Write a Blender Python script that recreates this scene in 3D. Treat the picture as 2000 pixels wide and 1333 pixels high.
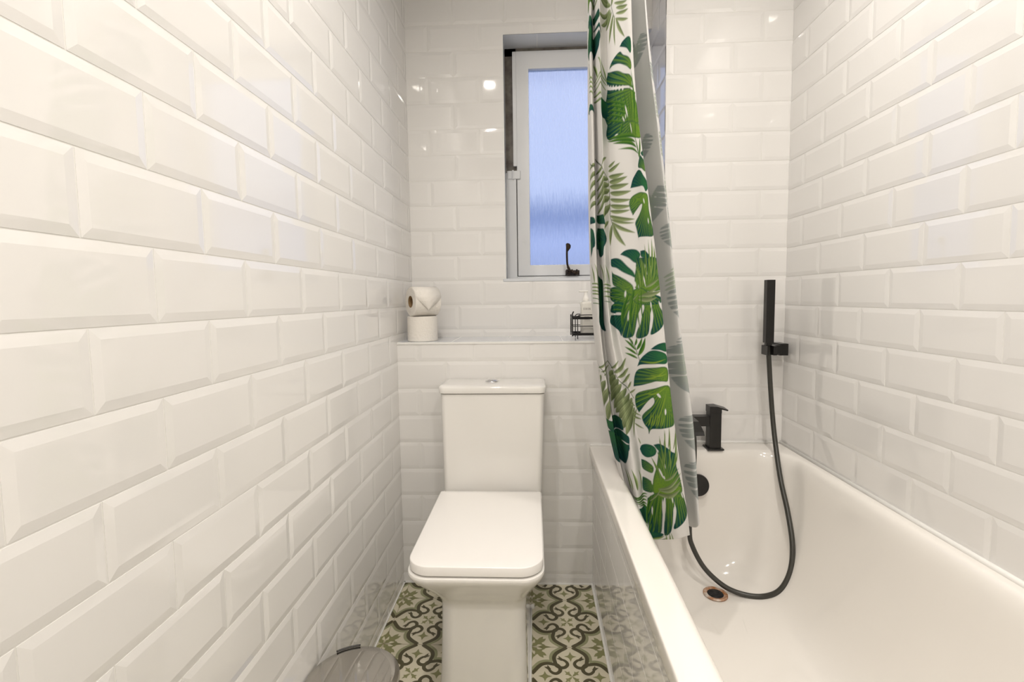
import bpy, bmesh, math, random
import numpy as np
from mathutils import Vector, Matrix
random.seed(7)
for _o in list(bpy.data.objects): bpy.data.objects.remove(_o)
sc = bpy.context.scene
COL = sc.collection

# ------------------------------------------------------------------ camera
CAM_H = 1.055
F_PX, PITCH, YAW, ROLL, CY = 945.59, 0.0753, -0.0468, -0.0133, 653.93
cp, sp, cyw, syw = math.cos(PITCH), math.sin(PITCH), math.cos(YAW), math.sin(YAW)
fw = Vector((syw*cp, cyw*cp, -sp)); rt = Vector((cyw, -syw, 0)); up = rt.cross(fw)
cr, sr = math.cos(ROLL), math.sin(ROLL)
rt, up = rt*cr + up*sr, up*cr - rt*sr
cam = bpy.data.cameras.new('camera'); camo = bpy.data.objects.new('camera', cam); COL.objects.link(camo)
m = Matrix((rt, up, -fw)).transposed().to_4x4(); m.translation = Vector((0, 0, CAM_H))
camo.matrix_world = m
cam.sensor_width = 36.0; cam.sensor_fit = 'HORIZONTAL'; cam.lens = F_PX/2000*36.0
cam.shift_y = -(666.5-CY)/2000.0
cam.clip_start = 0.02
sc.camera = camo

# ------------------------------------------------------------------ world (dusk sky seen through the frosted pane)
w = bpy.data.worlds.new('sky'); sc.world = w; w.use_nodes = True
nt = w.node_tree; nt.nodes.clear()
tc = nt.nodes.new('ShaderNodeTexCoord'); sep = nt.nodes.new('ShaderNodeSeparateXYZ')
ramp = nt.nodes.new('ShaderNodeValToRGB'); bg = nt.nodes.new('ShaderNodeBackground'); wo = nt.nodes.new('ShaderNodeOutputWorld')
nt.links.new(tc.outputs['Generated'], sep.inputs[0]); nt.links.new(sep.outputs['Z'], ramp.inputs[0])
nt.links.new(ramp.outputs[0], bg.inputs[0]); nt.links.new(bg.outputs[0], wo.inputs[0])
els = ramp.color_ramp.elements
els[0].position = 0.0; els[0].color = (0.20, 0.26, 0.44, 1)
els[1].position = 1.0; els[1].color = (0.30, 0.36, 0.58, 1)
for pos, c in ((0.10, (0.30, 0.38, 0.66)), (0.145, (0.14, 0.20, 0.41)), (0.19, (0.42, 0.50, 0.74)), (0.34, (0.44, 0.51, 0.74)), (0.405, (0.23, 0.27, 0.47))):
    e = els.new(pos); e.color = (*c, 1)
bg.inputs['Strength'].default_value = 1.65

# ------------------------------------------------------------------ view
vs = sc.view_settings
vs.view_transform = 'Standard'; vs.look = 'None'; vs.gamma = 1.0; vs.use_curve_mapping = False
vs.exposure = -0.1

# ------------------------------------------------------------------ lamps: the ceiling downlights (fittings are built further down)
CEIL = 2.40
LAMPS = [(-0.265, 0.77, 8.0), (0.60, 0.98, 7.5), (0.45, -0.25, 10.0), (-0.05, -0.45, 10.0)]      # x, y, watts; the two behind the camera unseen, added to brighten near walls
LAMP_COL = (1.0, 0.94, 0.87)

# ------------------------------------------------------------------ helpers
def link(o): COL.objects.link(o); return o
def tag(o, label=None, cat=None, group=None, kind=None):
    if label: o['label'] = label
    if cat: o['category'] = cat
    if group: o['group'] = group
    if kind: o['kind'] = kind
    return o
def empty(name, loc, label, cat, group=None):
    o = bpy.data.objects.new(name, None); o.location = loc; link(o); o.empty_display_size = .05
    return tag(o, label, cat, group)
def mat(name, color, rough=0.5, metal=0.0, spec=0.5, coat=0.0, bump=None, trans=0.0, emis=None, estr=0, vary=None):
    mm = bpy.data.materials.new(name); mm.use_nodes = True
    n = mm.node_tree; b = n.nodes['Principled BSDF']
    b.inputs['Base Color'].default_value = (*color, 1); b.inputs['Roughness'].default_value = rough
    b.inputs['Metallic'].default_value = metal; b.inputs['Specular IOR Level'].default_value = spec
    b.inputs['Coat Weight'].default_value = coat; b.inputs['Coat Roughness'].default_value = 0.05
    b.inputs['Transmission Weight'].default_value = trans
    if emis: b.inputs['Emission Color'].default_value = (*emis, 1); b.inputs['Emission Strength'].default_value = estr
    if bump:
        t = n.nodes.new('ShaderNodeTexCoord'); no = n.nodes.new('ShaderNodeTexNoise'); bu = n.nodes.new('ShaderNodeBump')
        mp = n.nodes.new('ShaderNodeMapping'); mp.inputs['Scale'].default_value = bump[2] if len(bump) > 2 else (1, 1, 1)
        n.links.new(t.outputs['Object'], mp.inputs[0]); n.links.new(mp.outputs[0], no.inputs['Vector'])
        no.inputs['Scale'].default_value = bump[0]; no.inputs['Detail'].default_value = 3
        bu.inputs['Strength'].default_value = bump[1]; bu.inputs['Distance'].default_value = 0.01
        n.links.new(no.outputs['Fac'], bu.inputs['Height']); n.links.new(bu.outputs[0], b.inputs['Normal'])
    if vary:
        t = n.nodes.new('ShaderNodeTexCoord'); no = n.nodes.new('ShaderNodeTexNoise'); r = n.nodes.new('ShaderNodeValToRGB')
        no.inputs['Scale'].default_value = vary[0]; no.inputs['Detail'].default_value = 4
        r.color_ramp.elements[0].color = (*vary[1], 1); r.color_ramp.elements[1].color = (*color, 1)
        r.color_ramp.elements[0].position = 0.3; r.color_ramp.elements[1].position = 0.62
        n.links.new(t.outputs['Object'], no.inputs['Vector']); n.links.new(no.outputs['Fac'], r.inputs[0]); n.links.new(r.outputs[0], b.inputs['Base Color'])
    return mm
M = {}
M['glaze'] = mat('white_glazed_tile', (0.80, 0.785, 0.765), 0.04, spec=0.8, bump=(9, 0.03))
M['grout'] = mat('white_grout', (0.80, 0.79, 0.76), 0.85)
M['plaster'] = mat('white_painted_plaster', (0.90, 0.90, 0.88), 0.7)
M['ceramic'] = mat('white_vitreous_china', (0.77, 0.75, 0.715), 0.06, coat=0.3)
M['seat'] = mat('white_urea_seat', (0.80, 0.775, 0.745), 0.22)
M['acrylic'] = mat('white_bath_acrylic', (0.79, 0.76, 0.715), 0.10, coat=0.2)
M['silicone'] = mat('white_silicone', (0.82, 0.81, 0.78), 0.35)
M['black'] = mat('matt_black_metal', (0.016, 0.015, 0.014), 0.32, 0.4, bump=(60, .03))
M['hose'] = mat('black_rubber_hose', (0.035, 0.034, 0.028), 0.35)
M['chrome'] = mat('polished_chrome', (0.75, 0.75, 0.76), 0.12, 1.0)
M['steel'] = mat('brushed_steel', (0.50, 0.48, 0.445), 0.045, 1.0)
M['plastic'] = mat('black_plastic', (0.03, 0.028, 0.025), 0.45)
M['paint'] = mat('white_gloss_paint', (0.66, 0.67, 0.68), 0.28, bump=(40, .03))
M['shaded_oldpaint'] = mat('aged_paint_darkened_by_shade', (0.20, 0.18, 0.155), 0.6, vary=(18, (0.07, 0.055, 0.045)))  # weathered grey-brown frame paint, with the shade of the recessed gap in its colour
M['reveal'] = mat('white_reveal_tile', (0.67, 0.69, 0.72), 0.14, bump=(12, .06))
M['iron'] = mat('dark_bronze_iron', (0.02, 0.016, 0.015), 0.3, 0.6, vary=(90, (0.05, 0.028, 0.012)))
M['paper'] = mat('soft_white_paper', (0.84, 0.80, 0.74), 0.95, bump=(120, .25))
M['card'] = mat('brown_cardboard', (0.24, 0.15, 0.07), 0.9)
M['bottle'] = mat('clear_milky_bottle', (0.70, 0.68, 0.62), 0.15, spec=.5)
M['pump'] = mat('white_pump_plastic', (0.80, 0.78, 0.73), 0.3)
M['ink'] = mat('grey_print', (0.22, 0.21, 0.19), 0.7)
M['rust'] = mat('rusty_waste_ring', (0.42, 0.17, 0.05), 0.5, 0.5, vary=(45, (0.75, 0.72, 0.66)))
M['dark'] = mat('dark_hollow', (0.006, 0.006, 0.006), 0.8)
M['cream'] = mat('cream_encaustic', (0.66, 0.61, 0.47), 0.35)
M['olive'] = mat('olive_encaustic', (0.24, 0.24, 0.105), 0.35)
M['sage'] = mat('sage_encaustic', (0.30, 0.305, 0.17), 0.35)
M['umber'] = mat('umber_encaustic', (0.078, 0.068, 0.03), 0.35)
M['joint'] = mat('brown_floor_joint', (0.33, 0.25, 0.16), 0.9)
M['door'] = mat('white_door_paint', (0.80, 0.79, 0.76), 0.35)

def meshobj(name, verts, faces, mats, parent=None, midx=None, smooth=False):
    me = bpy.data.meshes.new(name); me.from_pydata([tuple(v) for v in verts], [], [tuple(f) for f in faces])
    for q in (mats if isinstance(mats, (list, tuple)) else [mats]): me.materials.append(q)
    if midx is not None: me.polygons.foreach_set('material_index', midx)
    if smooth: me.polygons.foreach_set('use_smooth', [True]*len(me.polygons))
    me.update()
    o = bpy.data.objects.new(name, me); link(o)
    if parent is not None:
        o.parent = parent; 
        me.transform(Matrix.Translation(-Vector(parent_world(parent))))
    return o
def parent_world(p):
    v = Vector((0, 0, 0))
    while p is not None: v = v + p.location; p = p.parent
    return v
class MB:
    """collects shapes in world coordinates, then links them as one mesh object"""
    def __init__(s): s.v = []; s.f = []; s.m = []
    def add(s, v, f, m=0):
        b = len(s.v); s.v += [tuple(q) for q in v]; s.f += [tuple(i+b for i in q) for q in f]; s.m += [m]*len(f); return s
    def box(s, a, b, m=0, bev=0):
        x0, y0, z0 = a; x1, y1, z1 = b
        if bev <= 0:
            v = [(x, y, z) for z in (z0, z1) for y in (y0, y1) for x in (x0, x1)]
            return s.add(v, [(0, 2, 3, 1), (4, 5, 7, 6), (0, 1, 5, 4), (2, 6, 7, 3), (0, 4, 6, 2), (1, 3, 7, 5)], m)
        bm = bmesh.new(); bmesh.ops.create_cube(bm, size=1)
        for v in bm.verts: v.co = Vector(((x0+x1)/2+v.co.x*(x1-x0), (y0+y1)/2+v.co.y*(y1-y0), (z0+z1)/2+v.co.z*(z1-z0)))
        bmesh.ops.bevel(bm, geom=bm.edges[:], offset=bev, segments=3, profile=.5, affect='EDGES')
        bm.verts.index_update()
        s.add([v.co[:] for v in bm.verts], [[v.index for v in f.verts] for f in bm.faces], m); bm.free(); return s
    def lathe(s, prof, n=40, mtx=None, m=0, cap=True):
        v = []; f = []
        for r, z in prof:
            for k in range(n):
                a = 2*math.pi*k/n; v.append(Vector((r*math.cos(a), r*math.sin(a), z)))
        for i in range(len(prof)-1):
            for k in range(n): f.append((i*n+k, i*n+(k+1) % n, (i+1)*n+(k+1) % n, (i+1)*n+k))
        if cap:
            f.append(tuple(range(n))[::-1]); f.append(tuple((len(prof)-1)*n+k for k in range(n)))
        if mtx is not None: v = [mtx @ q for q in v]
        return s.add(v, f, m)
    def tube(s, pts, r, n=12, m=0, closed=False):
        pts = [Vector(p) for p in pts]; N = len(pts); v = []; f = []
        nrm = None
        for i in range(N):
            a = pts[(i-1) % N] if (closed or i > 0) else pts[i]; b = pts[(i+1) % N] if (closed or i < N-1) else pts[i]
            t = (b-a).normalized()
            if nrm is None: nrm = t.orthogonal().normalized()
            nrm = (nrm - t*nrm.dot(t)).normalized(); bi = t.cross(nrm)
            rr = r[i] if isinstance(r, (list, tuple)) else r
            for k in range(n):
                an = 2*math.pi*k/n; v.append(pts[i]+nrm*(rr*math.cos(an))+bi*(rr*math.sin(an)))
        for i in range(N if closed else N-1):
            for k in range(n): f.append((i*n+k, i*n+(k+1) % n, ((i+1) % N)*n+(k+1) % n, ((i+1) % N)*n+k))
        if not closed: f.append(tuple(range(n))[::-1]); f.append(tuple((N-1)*n+k for k in range(n)))
        return s.add(v, f, m)
    def build(s, name, mats, parent=None, smooth=False): return meshobj(name, s.v, s.f, mats, parent, s.m, smooth)
def smooth_angle(o, deg=35):
    me = o.data; me.polygons.foreach_set('use_smooth', [True]*len(me.polygons))
    me.set_sharp_from_angle(angle=math.radians(deg)); return o
def spline(pts, n):
    pts = [Vector(p) for p in pts]; P = [pts[0]*2-pts[1]]+pts+[pts[-1]*2-pts[-2]]; out = []
    for i in range(1, len(P)-2):
        a, b, c, d = P[i-1:i+3]
        for k in range(n):
            t = k/n; out.append(((b*2)+(c-a)*t+(a*2-b*5+c*4-d)*t*t+(b*3-a-c*3+d)*t**3)*.5)
    out.append(pts[-1]); return out
def rrect(cx, cy, hx, hy, r, n=8, sx=6, sy=6):
    """rounded rectangle, same vertex count for any size; starts at +x side going ccw"""
    out = []
    corners = [(1, 1, 0), (-1, 1, 90), (-1, -1, 180), (1, -1, 270)]
    for i, (a, b, ang) in enumerate(corners):
        for k in range(n+1):
            t = math.radians(ang+90*k/n); out.append((cx+a*(hx-r)+r*math.cos(t), cy+b*(hy-r)+r*math.sin(t)))
        a2, b2, _ = corners[(i+1) % 4]; t = math.radians(ang+90)
        p = out[-1]; q = (cx+a2*(hx-r)+r*math.cos(t), cy+b2*(hy-r)+r*math.sin(t))
        for k in range(1, sx): out.append((p[0]+(q[0]-p[0])*k/sx, p[1]+(q[1]-p[1])*k/sx))
    return out
def loft(rings, cap0=True, cap1=True):
    n = len(rings[0]); v = [p for r in rings for p in r]; f = []
    for i in range(len(rings)-1):
        for k in range(n): f.append((i*n+k, i*n+(k+1) % n, (i+1)*n+(k+1) % n, (i+1)*n+k))
    if cap0: f.append(tuple(range(n))[::-1])
    if cap1: f.append(tuple((len(rings)-1)*n+k for k in range(n)))
    return v, f

# ------------------------------------------------------------------ bevelled metro tiles (real relief)
TL, TH = 0.2015, 0.0991
def clip(poly, u0, u1, v0, v1):
    for ax, val, sg in ((0, u0, 1), (0, u1, -1), (1, v0, 1), (1, v1, -1)):
        out = []
        for i in range(len(poly)):
            a, b = poly[i-1], poly[i]; da = sg*(a[ax]-val); db = sg*(b[ax]-val)
            if (da >= 0) != (db >= 0):
                t = da/(da-db); out.append(tuple(a[k]+(b[k]-a[k])*t for k in range(3)))
            if db >= 0: out.append(b)
        poly = out
        if len(poly) < 3: return []
    return poly
def tiles(mb, O, U, V, N, rects, v_row, u_joint, bevel=0.0125, rise=0.0020, gap=0.0010, tilt=1.0):
    """rects in (u,v); v_row = height of one course line, u_joint = a joint in the course just above it"""
    O, U, V, N = Vector(O), Vector(U), Vector(V), Vector(N)
    for (u0, u1, v0, v1) in rects:
        mb.add([O+U*u0+V*v0, O+U*u1+V*v0, O+U*u1+V*v1, O+U*u0+V*v1], [(0, 1, 2, 3)], 1)
        for j in range(math.floor((v0-v_row)/TH)-1, math.ceil((v1-v_row)/TH)+1):
            ub = u_joint + (TL/2 if j % 2 else 0)
            for i in range(math.floor((u0-ub)/TL)-1, math.ceil((u1-ub)/TL)+1):
                a0 = ub+i*TL+gap; a1 = ub+(i+1)*TL-gap; b0 = v_row+j*TH+gap; b1 = v_row+(j+1)*TH-gap
                rnd = random.Random((i*7919+j*104729) & 0xffffff)
                tu, tv = tilt*rnd.uniform(-.0018, .0018), tilt*rnd.uniform(-.0022, .0022)
                def P(u, v, h): return (u, v, h + ((u-(a0+a1)/2)*tu + (v-(b0+b1)/2)*tv)*(1 if h > .001 else 0.0))
                e = 0.0006
                o_ = [P(a0, b0, e), P(a1, b0, e), P(a1, b1, e), P(a0, b1, e)]
                k_ = [P(a0+bevel, b0+bevel, rise), P(a1-bevel, b0+bevel, rise), P(a1-bevel, b1-bevel, rise), P(a0+bevel, b1-bevel, rise)]
                g_ = [P(a0, b0, 0), P(a1, b0, 0), P(a1, b1, 0), P(a0, b1, 0)]
                for poly in ([k_]+[[o_[q], o_[(q+1) % 4], k_[(q+1) % 4], k_[q]] for q in range(4)]+[[g_[q], g_[(q+1) % 4], o_[(q+1) % 4], o_[q]] for q in range(4)]):
                    c = clip(poly, u0, u1, v0, v1)
                    if len(c) >= 3: mb.add([O+U*p[0]+V*p[1]+N*p[2] for p in c], [tuple(range(len(c)))], 0)
TM = [M['glaze'], M['grout'], M['plaster']]

XL, XR, YW, YT, YB, XC, YR = -0.497, 0.8843, 1.9592, 1.7538, 1.7177, 0.4605, -0.95
ZS, ZRIM = 0.900, 0.523
X, Y, Z = (1, 0, 0), (0, 1, 0), (0, 0, 1)
HX0, HX1, HZ0, HZ1 = -0.112, XC, 1.133, 2.0755       # window recess

# ------------------------------------------------------------------ room shell
mb = MB(); tiles(mb, (XL, 0, 0), Y, Z, X, [(YR, YW, 0, CEIL)], CAM_H-0.0275, 0.5154+TL/2)
mb.box((XL-.12, YR-.12, -.12), (XL-.0005, YW+.3, CEIL+.12), 2)
tag(mb.build('wall_left', TM), kind='structure')
mb = MB(); tiles(mb, (XR, 0, 0), Y, Z, (-1, 0, 0), [(YR, YT, 0, CEIL)], CAM_H-0.0374, 1.5562-TL/2)
mb.box((XR+.0005, YR-.12, -.12), (XR+.12, YW+.3, CEIL+.12), 2)
tag(mb.build('wall_right', TM), kind='structure')
# window wall, with the recess left open
mb = MB(); tiles(mb, (0, YW, 0), X, Z, (0, -1, 0), [(XL, HX0, ZS, CEIL), (HX0, XC, ZS, HZ0), (HX0, XC, HZ1, CEIL)], CAM_H+0.0733, -0.3091)
for a, b in (((XL, YW+.0005, 0), (HX0-.012, YW+.25, CEIL)), ((HX0-.012, YW+.0005, 0), (XC, YW+.25, HZ0-.012)), ((HX0-.012, YW+.0005, HZ1+.012), (XC, YW+.25, CEIL))):
    mb.box(a, b, 2)
tag(mb.build('wall_back', TM), kind='structure')
# deeper pier that carries the bath taps: tiled front and tiled flank
mb = MB(); tiles(mb, (0, YT, 0), X, Z, (0, -1, 0), [(XC, XR, 0, CEIL)], CAM_H+0.1648, 0.5871+TL/2)
tiles(mb, (XC, 0, 0), Y, Z, (-1, 0, 0), [(YT, YW+.10, ZS, CEIL)], CAM_H+0.1648, YT+.1)
mb.box((XC+.0005, YT+.0005, 0), (XR, YW+.25, CEIL), 2)
tag(mb.build('wall_tap_end', TM), kind='structure')
# boxed-in ledge behind the toilet
mb = MB(); tiles(mb, (0, YB, 0), X, Z, (0, -1, 0), [(XL, XC, 0, ZS-.006)], CAM_H-0.224, -0.1176+TL/2)
mb.box((XL, YB+.004, ZS-.004), (XC, YW, ZS), 4)
for xj in (-.30, -.10, .10, .30): mb.box((xj, YB+.006, ZS-.001), (xj+.0015, YW, ZS+.00015), 3)
mb.box((XL, YB+.0005, 0), (XC, YW, ZS-.0045), 2)
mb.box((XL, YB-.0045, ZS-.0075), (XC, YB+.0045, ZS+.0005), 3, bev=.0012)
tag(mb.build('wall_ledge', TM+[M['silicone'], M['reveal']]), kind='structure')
# wall behind the camera, with a door
DX0, DX1, DZ = -0.42, 0.12, 2.0
mb = MB(); tiles(mb, (0, YR, 0), X, Z, Y, [(XL, DX0, 0, CEIL), (DX1, XR, 0, CEIL), (DX0, DX1, DZ, CEIL)], .0365, 0.0)
for a, b in (((XL, YR-.12, 0), (DX0, YR-.0005, CEIL)), ((DX1, YR-.12, 0), (XR, YR-.0005, CEIL)), ((DX0, YR-.12, DZ), (DX1, YR-.0005, CEIL))): mb.box(a, b, 2)
tag(mb.build('wall_front', TM), kind='structure')
mb = MB(); mb.box((DX0+.03, YR-.05, .005), (DX1-.03, YR-.012, DZ-.03), 0, bev=.003)
for z0, z1 in ((.18, .92), (1.05, 1.85)):
    for x0, x1 in ((DX0+.09, (DX0+DX1)/2-.025), ((DX0+DX1)/2+.025, DX1-.09)): mb.box((x0, YR-.013, z0), (x1, YR-.006, z1), 0, bev=.002)
dr = tag(mb.build('door_1', M['door']), kind='structure')
mb = MB()
for a, b in (((DX0, YR-.11, 0), (DX0+.03, YR+.012, DZ)), ((DX1-.03, YR-.11, 0), (DX1, YR+.012, DZ)), ((DX0, YR-.11, DZ-.03), (DX1, YR+.012, DZ+.0))): mb.box(a, b, 0, bev=.003)
mb.build('door_frame', M['door'], dr)
mb = MB(); mb.tube([(DX1-.075, YR-.014, 1.0), (DX1-.075, YR+.035, 1.0)], .009); mb.tube([(DX1-.075, YR+.035, 1.0), (DX1-.18, YR+.035, 1.0)], .008)
mb.build('door_handle', M['chrome'], dr)
mb = MB(); mb.box((XL, YR-.12, CEIL), (XR, YW+.3, CEIL+.12), 0); tag(mb.build('ceiling', M['plaster']), kind='structure')

# ------------------------------------------------------------------ patterned cement-tile floor
FT = 0.2275; FX, FY = -0.0182, 1.3925
def pattern():
    """inlay of one tile as (material, polygon, layer) in tile units, centre 0,0"""
    out = []
    def strip(pts, wds, mi, lay):
        p = spline([(x, y, 0) for x, y in pts], 6); n = len(p); w_ = np.interp(np.linspace(0, 1, n), np.linspace(0, 1, len(wds)), wds)
        L_, R_ = [], []
        for i in range(n):
            t = (p[min(i+1, n-1)]-p[max(i-1, 0)]).normalized(); q = Vector((-t.y, t.x, 0))
            L_.append(p[i]+q*w_[i]/2); R_.append(p[i]-q*w_[i]/2)
        for i in range(n-1): out.append((mi, [(L_[i].x, L_[i].y), (L_[i+1].x, L_[i+1].y), (R_[i+1].x, R_[i+1].y), (R_[i].x, R_[i].y)], lay))
    main = [(.040, .50), (.068, .475), (.13, .432), (.19, .375), (.212, .31), (.205, .25), (.192, .192)]
    band = [(.082, .50), (.10, .49), (.16, .455), (.225, .395), (.25, .32), (.245, .262), (.238, .238)]
    curl = [(.205, .20), (.175, .165), (.13, .142), (.08, .150), (.047, .19), (.052, .232), (.085, .268), (.125, .285), (.150, .315)]
    strip(band, [.05, .052, .052, .052, .05, .045], 2, 1); strip(main, [.052, .052, .054, .052, .050, .048], 3, 2)
    strip(curl, [.048, .050, .050, .048, .044, .040, .036, .028, .012], 3, 3)
    out.append((3, [(.095, .285), (.118, .256), (.185, .300), (.152, .304), (.152, .345)], 4))
    # small leafy cross in the middle
    out.append((1, [(0, 0), (.03, .012), (.052, .028), (.085, .03), (.072, .052), (.092, .09), (.052, .072), (.03, .085), (.028, .052), (.012, .03)], 1))
    # diamond half on the axis
    out.append((1, [(0, .245), (.018, .30), (.035, .318), (.082, .338), (.035, .352), (.018, .37), (0, .42)], 1))
    # corner rosette: leaf on the diagonal and half diamond on the edge
    out.append((1, [(.5, .5), (.455, .47), (.405, .455), (.345, .470), (.370, .425), (.330, .395), (.308, .345), (.355, .352), (.352, .308), (.395, .330), (.425, .37), (.470, .345), (.455, .405), (.47, .455)], 1))
    out.append((1, [(.5, .5), (.488, .44), (.470, .425), (.42, .5)][:3]+[(.455, .455)], 2))
    out.append((1, [(.5, .42), (.478, .375), (.45, .345), (.482, .315), (.5, .245)], 1))
    full = []
    for mi, poly, lay in out:
        for c in range(8):
            sx, sy, sw = (1, -1)[c & 1], (1, -1)[c >> 1 & 1], c >> 2
            full.append((mi, [((sx*p[1], sy*p[0]) if sw else (sx*p[0], sy*p[1])) for p in poly], lay+c*.1))
    return full
PAT = pattern()
mb = MB(); mb.box((XL, YR-.12, -.12), (XR, YT, -.002), 4)
fm = [M['cream'], M['olive'], M['sage'], M['umber'], M['joint']]
fx0, fx1, fy0, fy1 = XL, 0.30, YR-.1, YB
mb.add([(fx0, fy0, -.0012), (fx1, fy0, -.0012), (fx1, fy1, -.0012), (fx0, fy1, -.0012)], [(0, 1, 2, 3)], 4)
for i in range(-3, 3):
    for j in range(-11, 3):
        x0, y0 = FX+i*FT, FY+j*FT; g = .0007
        c = clip([(x0+g, y0+g, 0), (x0+FT-g, y0+g, 0), (x0+FT-g, y0+FT-g, 0), (x0+g, y0+FT-g, 0)], fx0, fx1, fy0, fy1)
        if len(c) < 3: continue
        mb.add([(p[0], p[1], 0) for p in c], [tuple(range(len(c)))], 0)
        for mi, poly, lay in PAT:
            q = [(x0+FT/2+px*(FT-2*g), y0+FT/2+py*(FT-2*g), lay*.0001) for px, py in poly]
            q = clip(q, max(fx0, x0+g), min(fx1, x0+FT-g), max(fy0, y0+g), min(fy1, y0+FT-g))
            if len(q) >= 3: mb.add(q, [tuple(range(len(q)))], mi)
flr = tag(mb.build('floor', fm), kind='structure')
bm = bmesh.new(); bm.from_mesh(flr.data)
bm.normal_update()
for f in bm.faces:
    if f.material_index != 4 and f.normal.z < 0: f.normal_flip()
bm.to_mesh(flr.data); bm.free()
# silicone line round the floor edge
mb = MB(); mb.box((XL, YR, 0), (XL+.006, YB, .004), 0); mb.box((XL, YB-.006, 0), (.205, YB, .004), 0); mb.box((.198, YR, 0), (.2045, YB, .0045), 0)
tag(mb.build('trim_1', M['silicone']), kind='structure')

# ------------------------------------------------------------------ window
mb = MB(); d1 = YW+.115
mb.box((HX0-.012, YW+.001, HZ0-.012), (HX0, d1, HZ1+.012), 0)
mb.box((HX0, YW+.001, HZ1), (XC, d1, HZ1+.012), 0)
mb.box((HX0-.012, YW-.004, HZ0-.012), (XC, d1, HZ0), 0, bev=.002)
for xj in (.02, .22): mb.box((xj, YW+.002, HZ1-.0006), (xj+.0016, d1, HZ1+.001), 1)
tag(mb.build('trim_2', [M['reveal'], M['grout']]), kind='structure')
YS = 2.050                                              # front face of the sash
mb = MB()
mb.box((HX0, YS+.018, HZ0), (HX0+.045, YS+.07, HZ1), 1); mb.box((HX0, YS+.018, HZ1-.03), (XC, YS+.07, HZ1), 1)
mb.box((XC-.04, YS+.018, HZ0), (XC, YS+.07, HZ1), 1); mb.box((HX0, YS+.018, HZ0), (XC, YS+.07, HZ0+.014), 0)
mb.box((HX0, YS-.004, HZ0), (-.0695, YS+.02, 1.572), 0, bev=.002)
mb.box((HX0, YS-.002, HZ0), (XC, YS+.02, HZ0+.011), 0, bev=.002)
win = tag(mb.build('window_1', [M['paint'], M['shaded_oldpaint']]), kind='structure')
mb = MB(); SX0, SX1, SZ0, SZ1 = -.0665, XC-.012, HZ0+.014, 2.0565
GX0, GX1, GZ0, GZ1 = -.0150, .400, 1.192, 1.986
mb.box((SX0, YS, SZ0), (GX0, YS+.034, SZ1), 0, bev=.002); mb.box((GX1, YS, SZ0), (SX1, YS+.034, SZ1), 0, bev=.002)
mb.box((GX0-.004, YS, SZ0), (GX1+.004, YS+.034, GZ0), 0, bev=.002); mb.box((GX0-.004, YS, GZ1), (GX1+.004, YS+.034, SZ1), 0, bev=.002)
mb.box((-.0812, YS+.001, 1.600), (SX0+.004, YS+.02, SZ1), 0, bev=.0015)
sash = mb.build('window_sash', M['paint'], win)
gm = bpy.data.materials.new('frosted_rain_glass'); gm.use_nodes = True; n = gm.node_tree; n.nodes.clear()
o_ = n.nodes.new('ShaderNodeOutputMaterial'); mx = n.nodes.new('ShaderNodeMixShader'); tr = n.nodes.new('ShaderNodeBsdfTranslucent'); rf = n.nodes.new('ShaderNodeBsdfRefraction')
mg = n.nodes.new('ShaderNodeMixShader'); gl = n.nodes.new('ShaderNodeBsdfGlossy'); fr = n.nodes.new('ShaderNodeFresnel')
t = n.nodes.new('ShaderNodeTexCoord'); mp = n.nodes.new('ShaderNodeMapping'); no = n.nodes.new('ShaderNodeTexNoise'); bu = n.nodes.new('ShaderNodeBump')
mp.inputs['Scale'].default_value = (150, 1, 7); no.inputs['Scale'].default_value = 1.6; no.inputs['Detail'].default_value = 4
bu.inputs['Strength'].default_value = 1.0; bu.inputs['Distance'].default_value = 0.012
n.links.new(t.outputs['Object'], mp.inputs[0]); n.links.new(mp.outputs[0], no.inputs['Vector']); n.links.new(no.outputs['Fac'], bu.inputs['Height'])
for s_ in (tr, rf, gl): n.links.new(bu.outputs[0], s_.inputs['Normal'])
tr.inputs['Color'].default_value = (.93, .95, 1, 1); rf.inputs['Roughness'].default_value = .22; rf.inputs['IOR'].default_value = 1.12
gl.inputs['Roughness'].default_value = .06; mx.inputs[0].default_value = .7
n.links.new(tr.outputs[0], mx.inputs[1]); n.links.new(rf.outputs[0], mx.inputs[2]); n.links.new(fr.outputs[0], mg.inputs[0])
n.links.new(mx.outputs[0], mg.inputs[1]); n.links.new(gl.outputs[0], mg.inputs[2]); n.links.new(mg.outputs[0], o_.inputs[0])
mb = MB(); mb.add([(GX0-.003, YS+.016, GZ0-.003), (GX1+.003, YS+.016, GZ0-.003), (GX1+.003, YS+.016, GZ1+.003), (GX0-.003, YS+.016, GZ1+.003)], [(0, 1, 2, 3)])
mb.build('window_pane', gm, sash)
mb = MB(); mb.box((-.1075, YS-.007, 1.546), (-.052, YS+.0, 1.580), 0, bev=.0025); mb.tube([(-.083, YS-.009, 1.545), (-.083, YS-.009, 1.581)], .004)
mb.build('window_hinge', M['paint'], sash)
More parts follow.
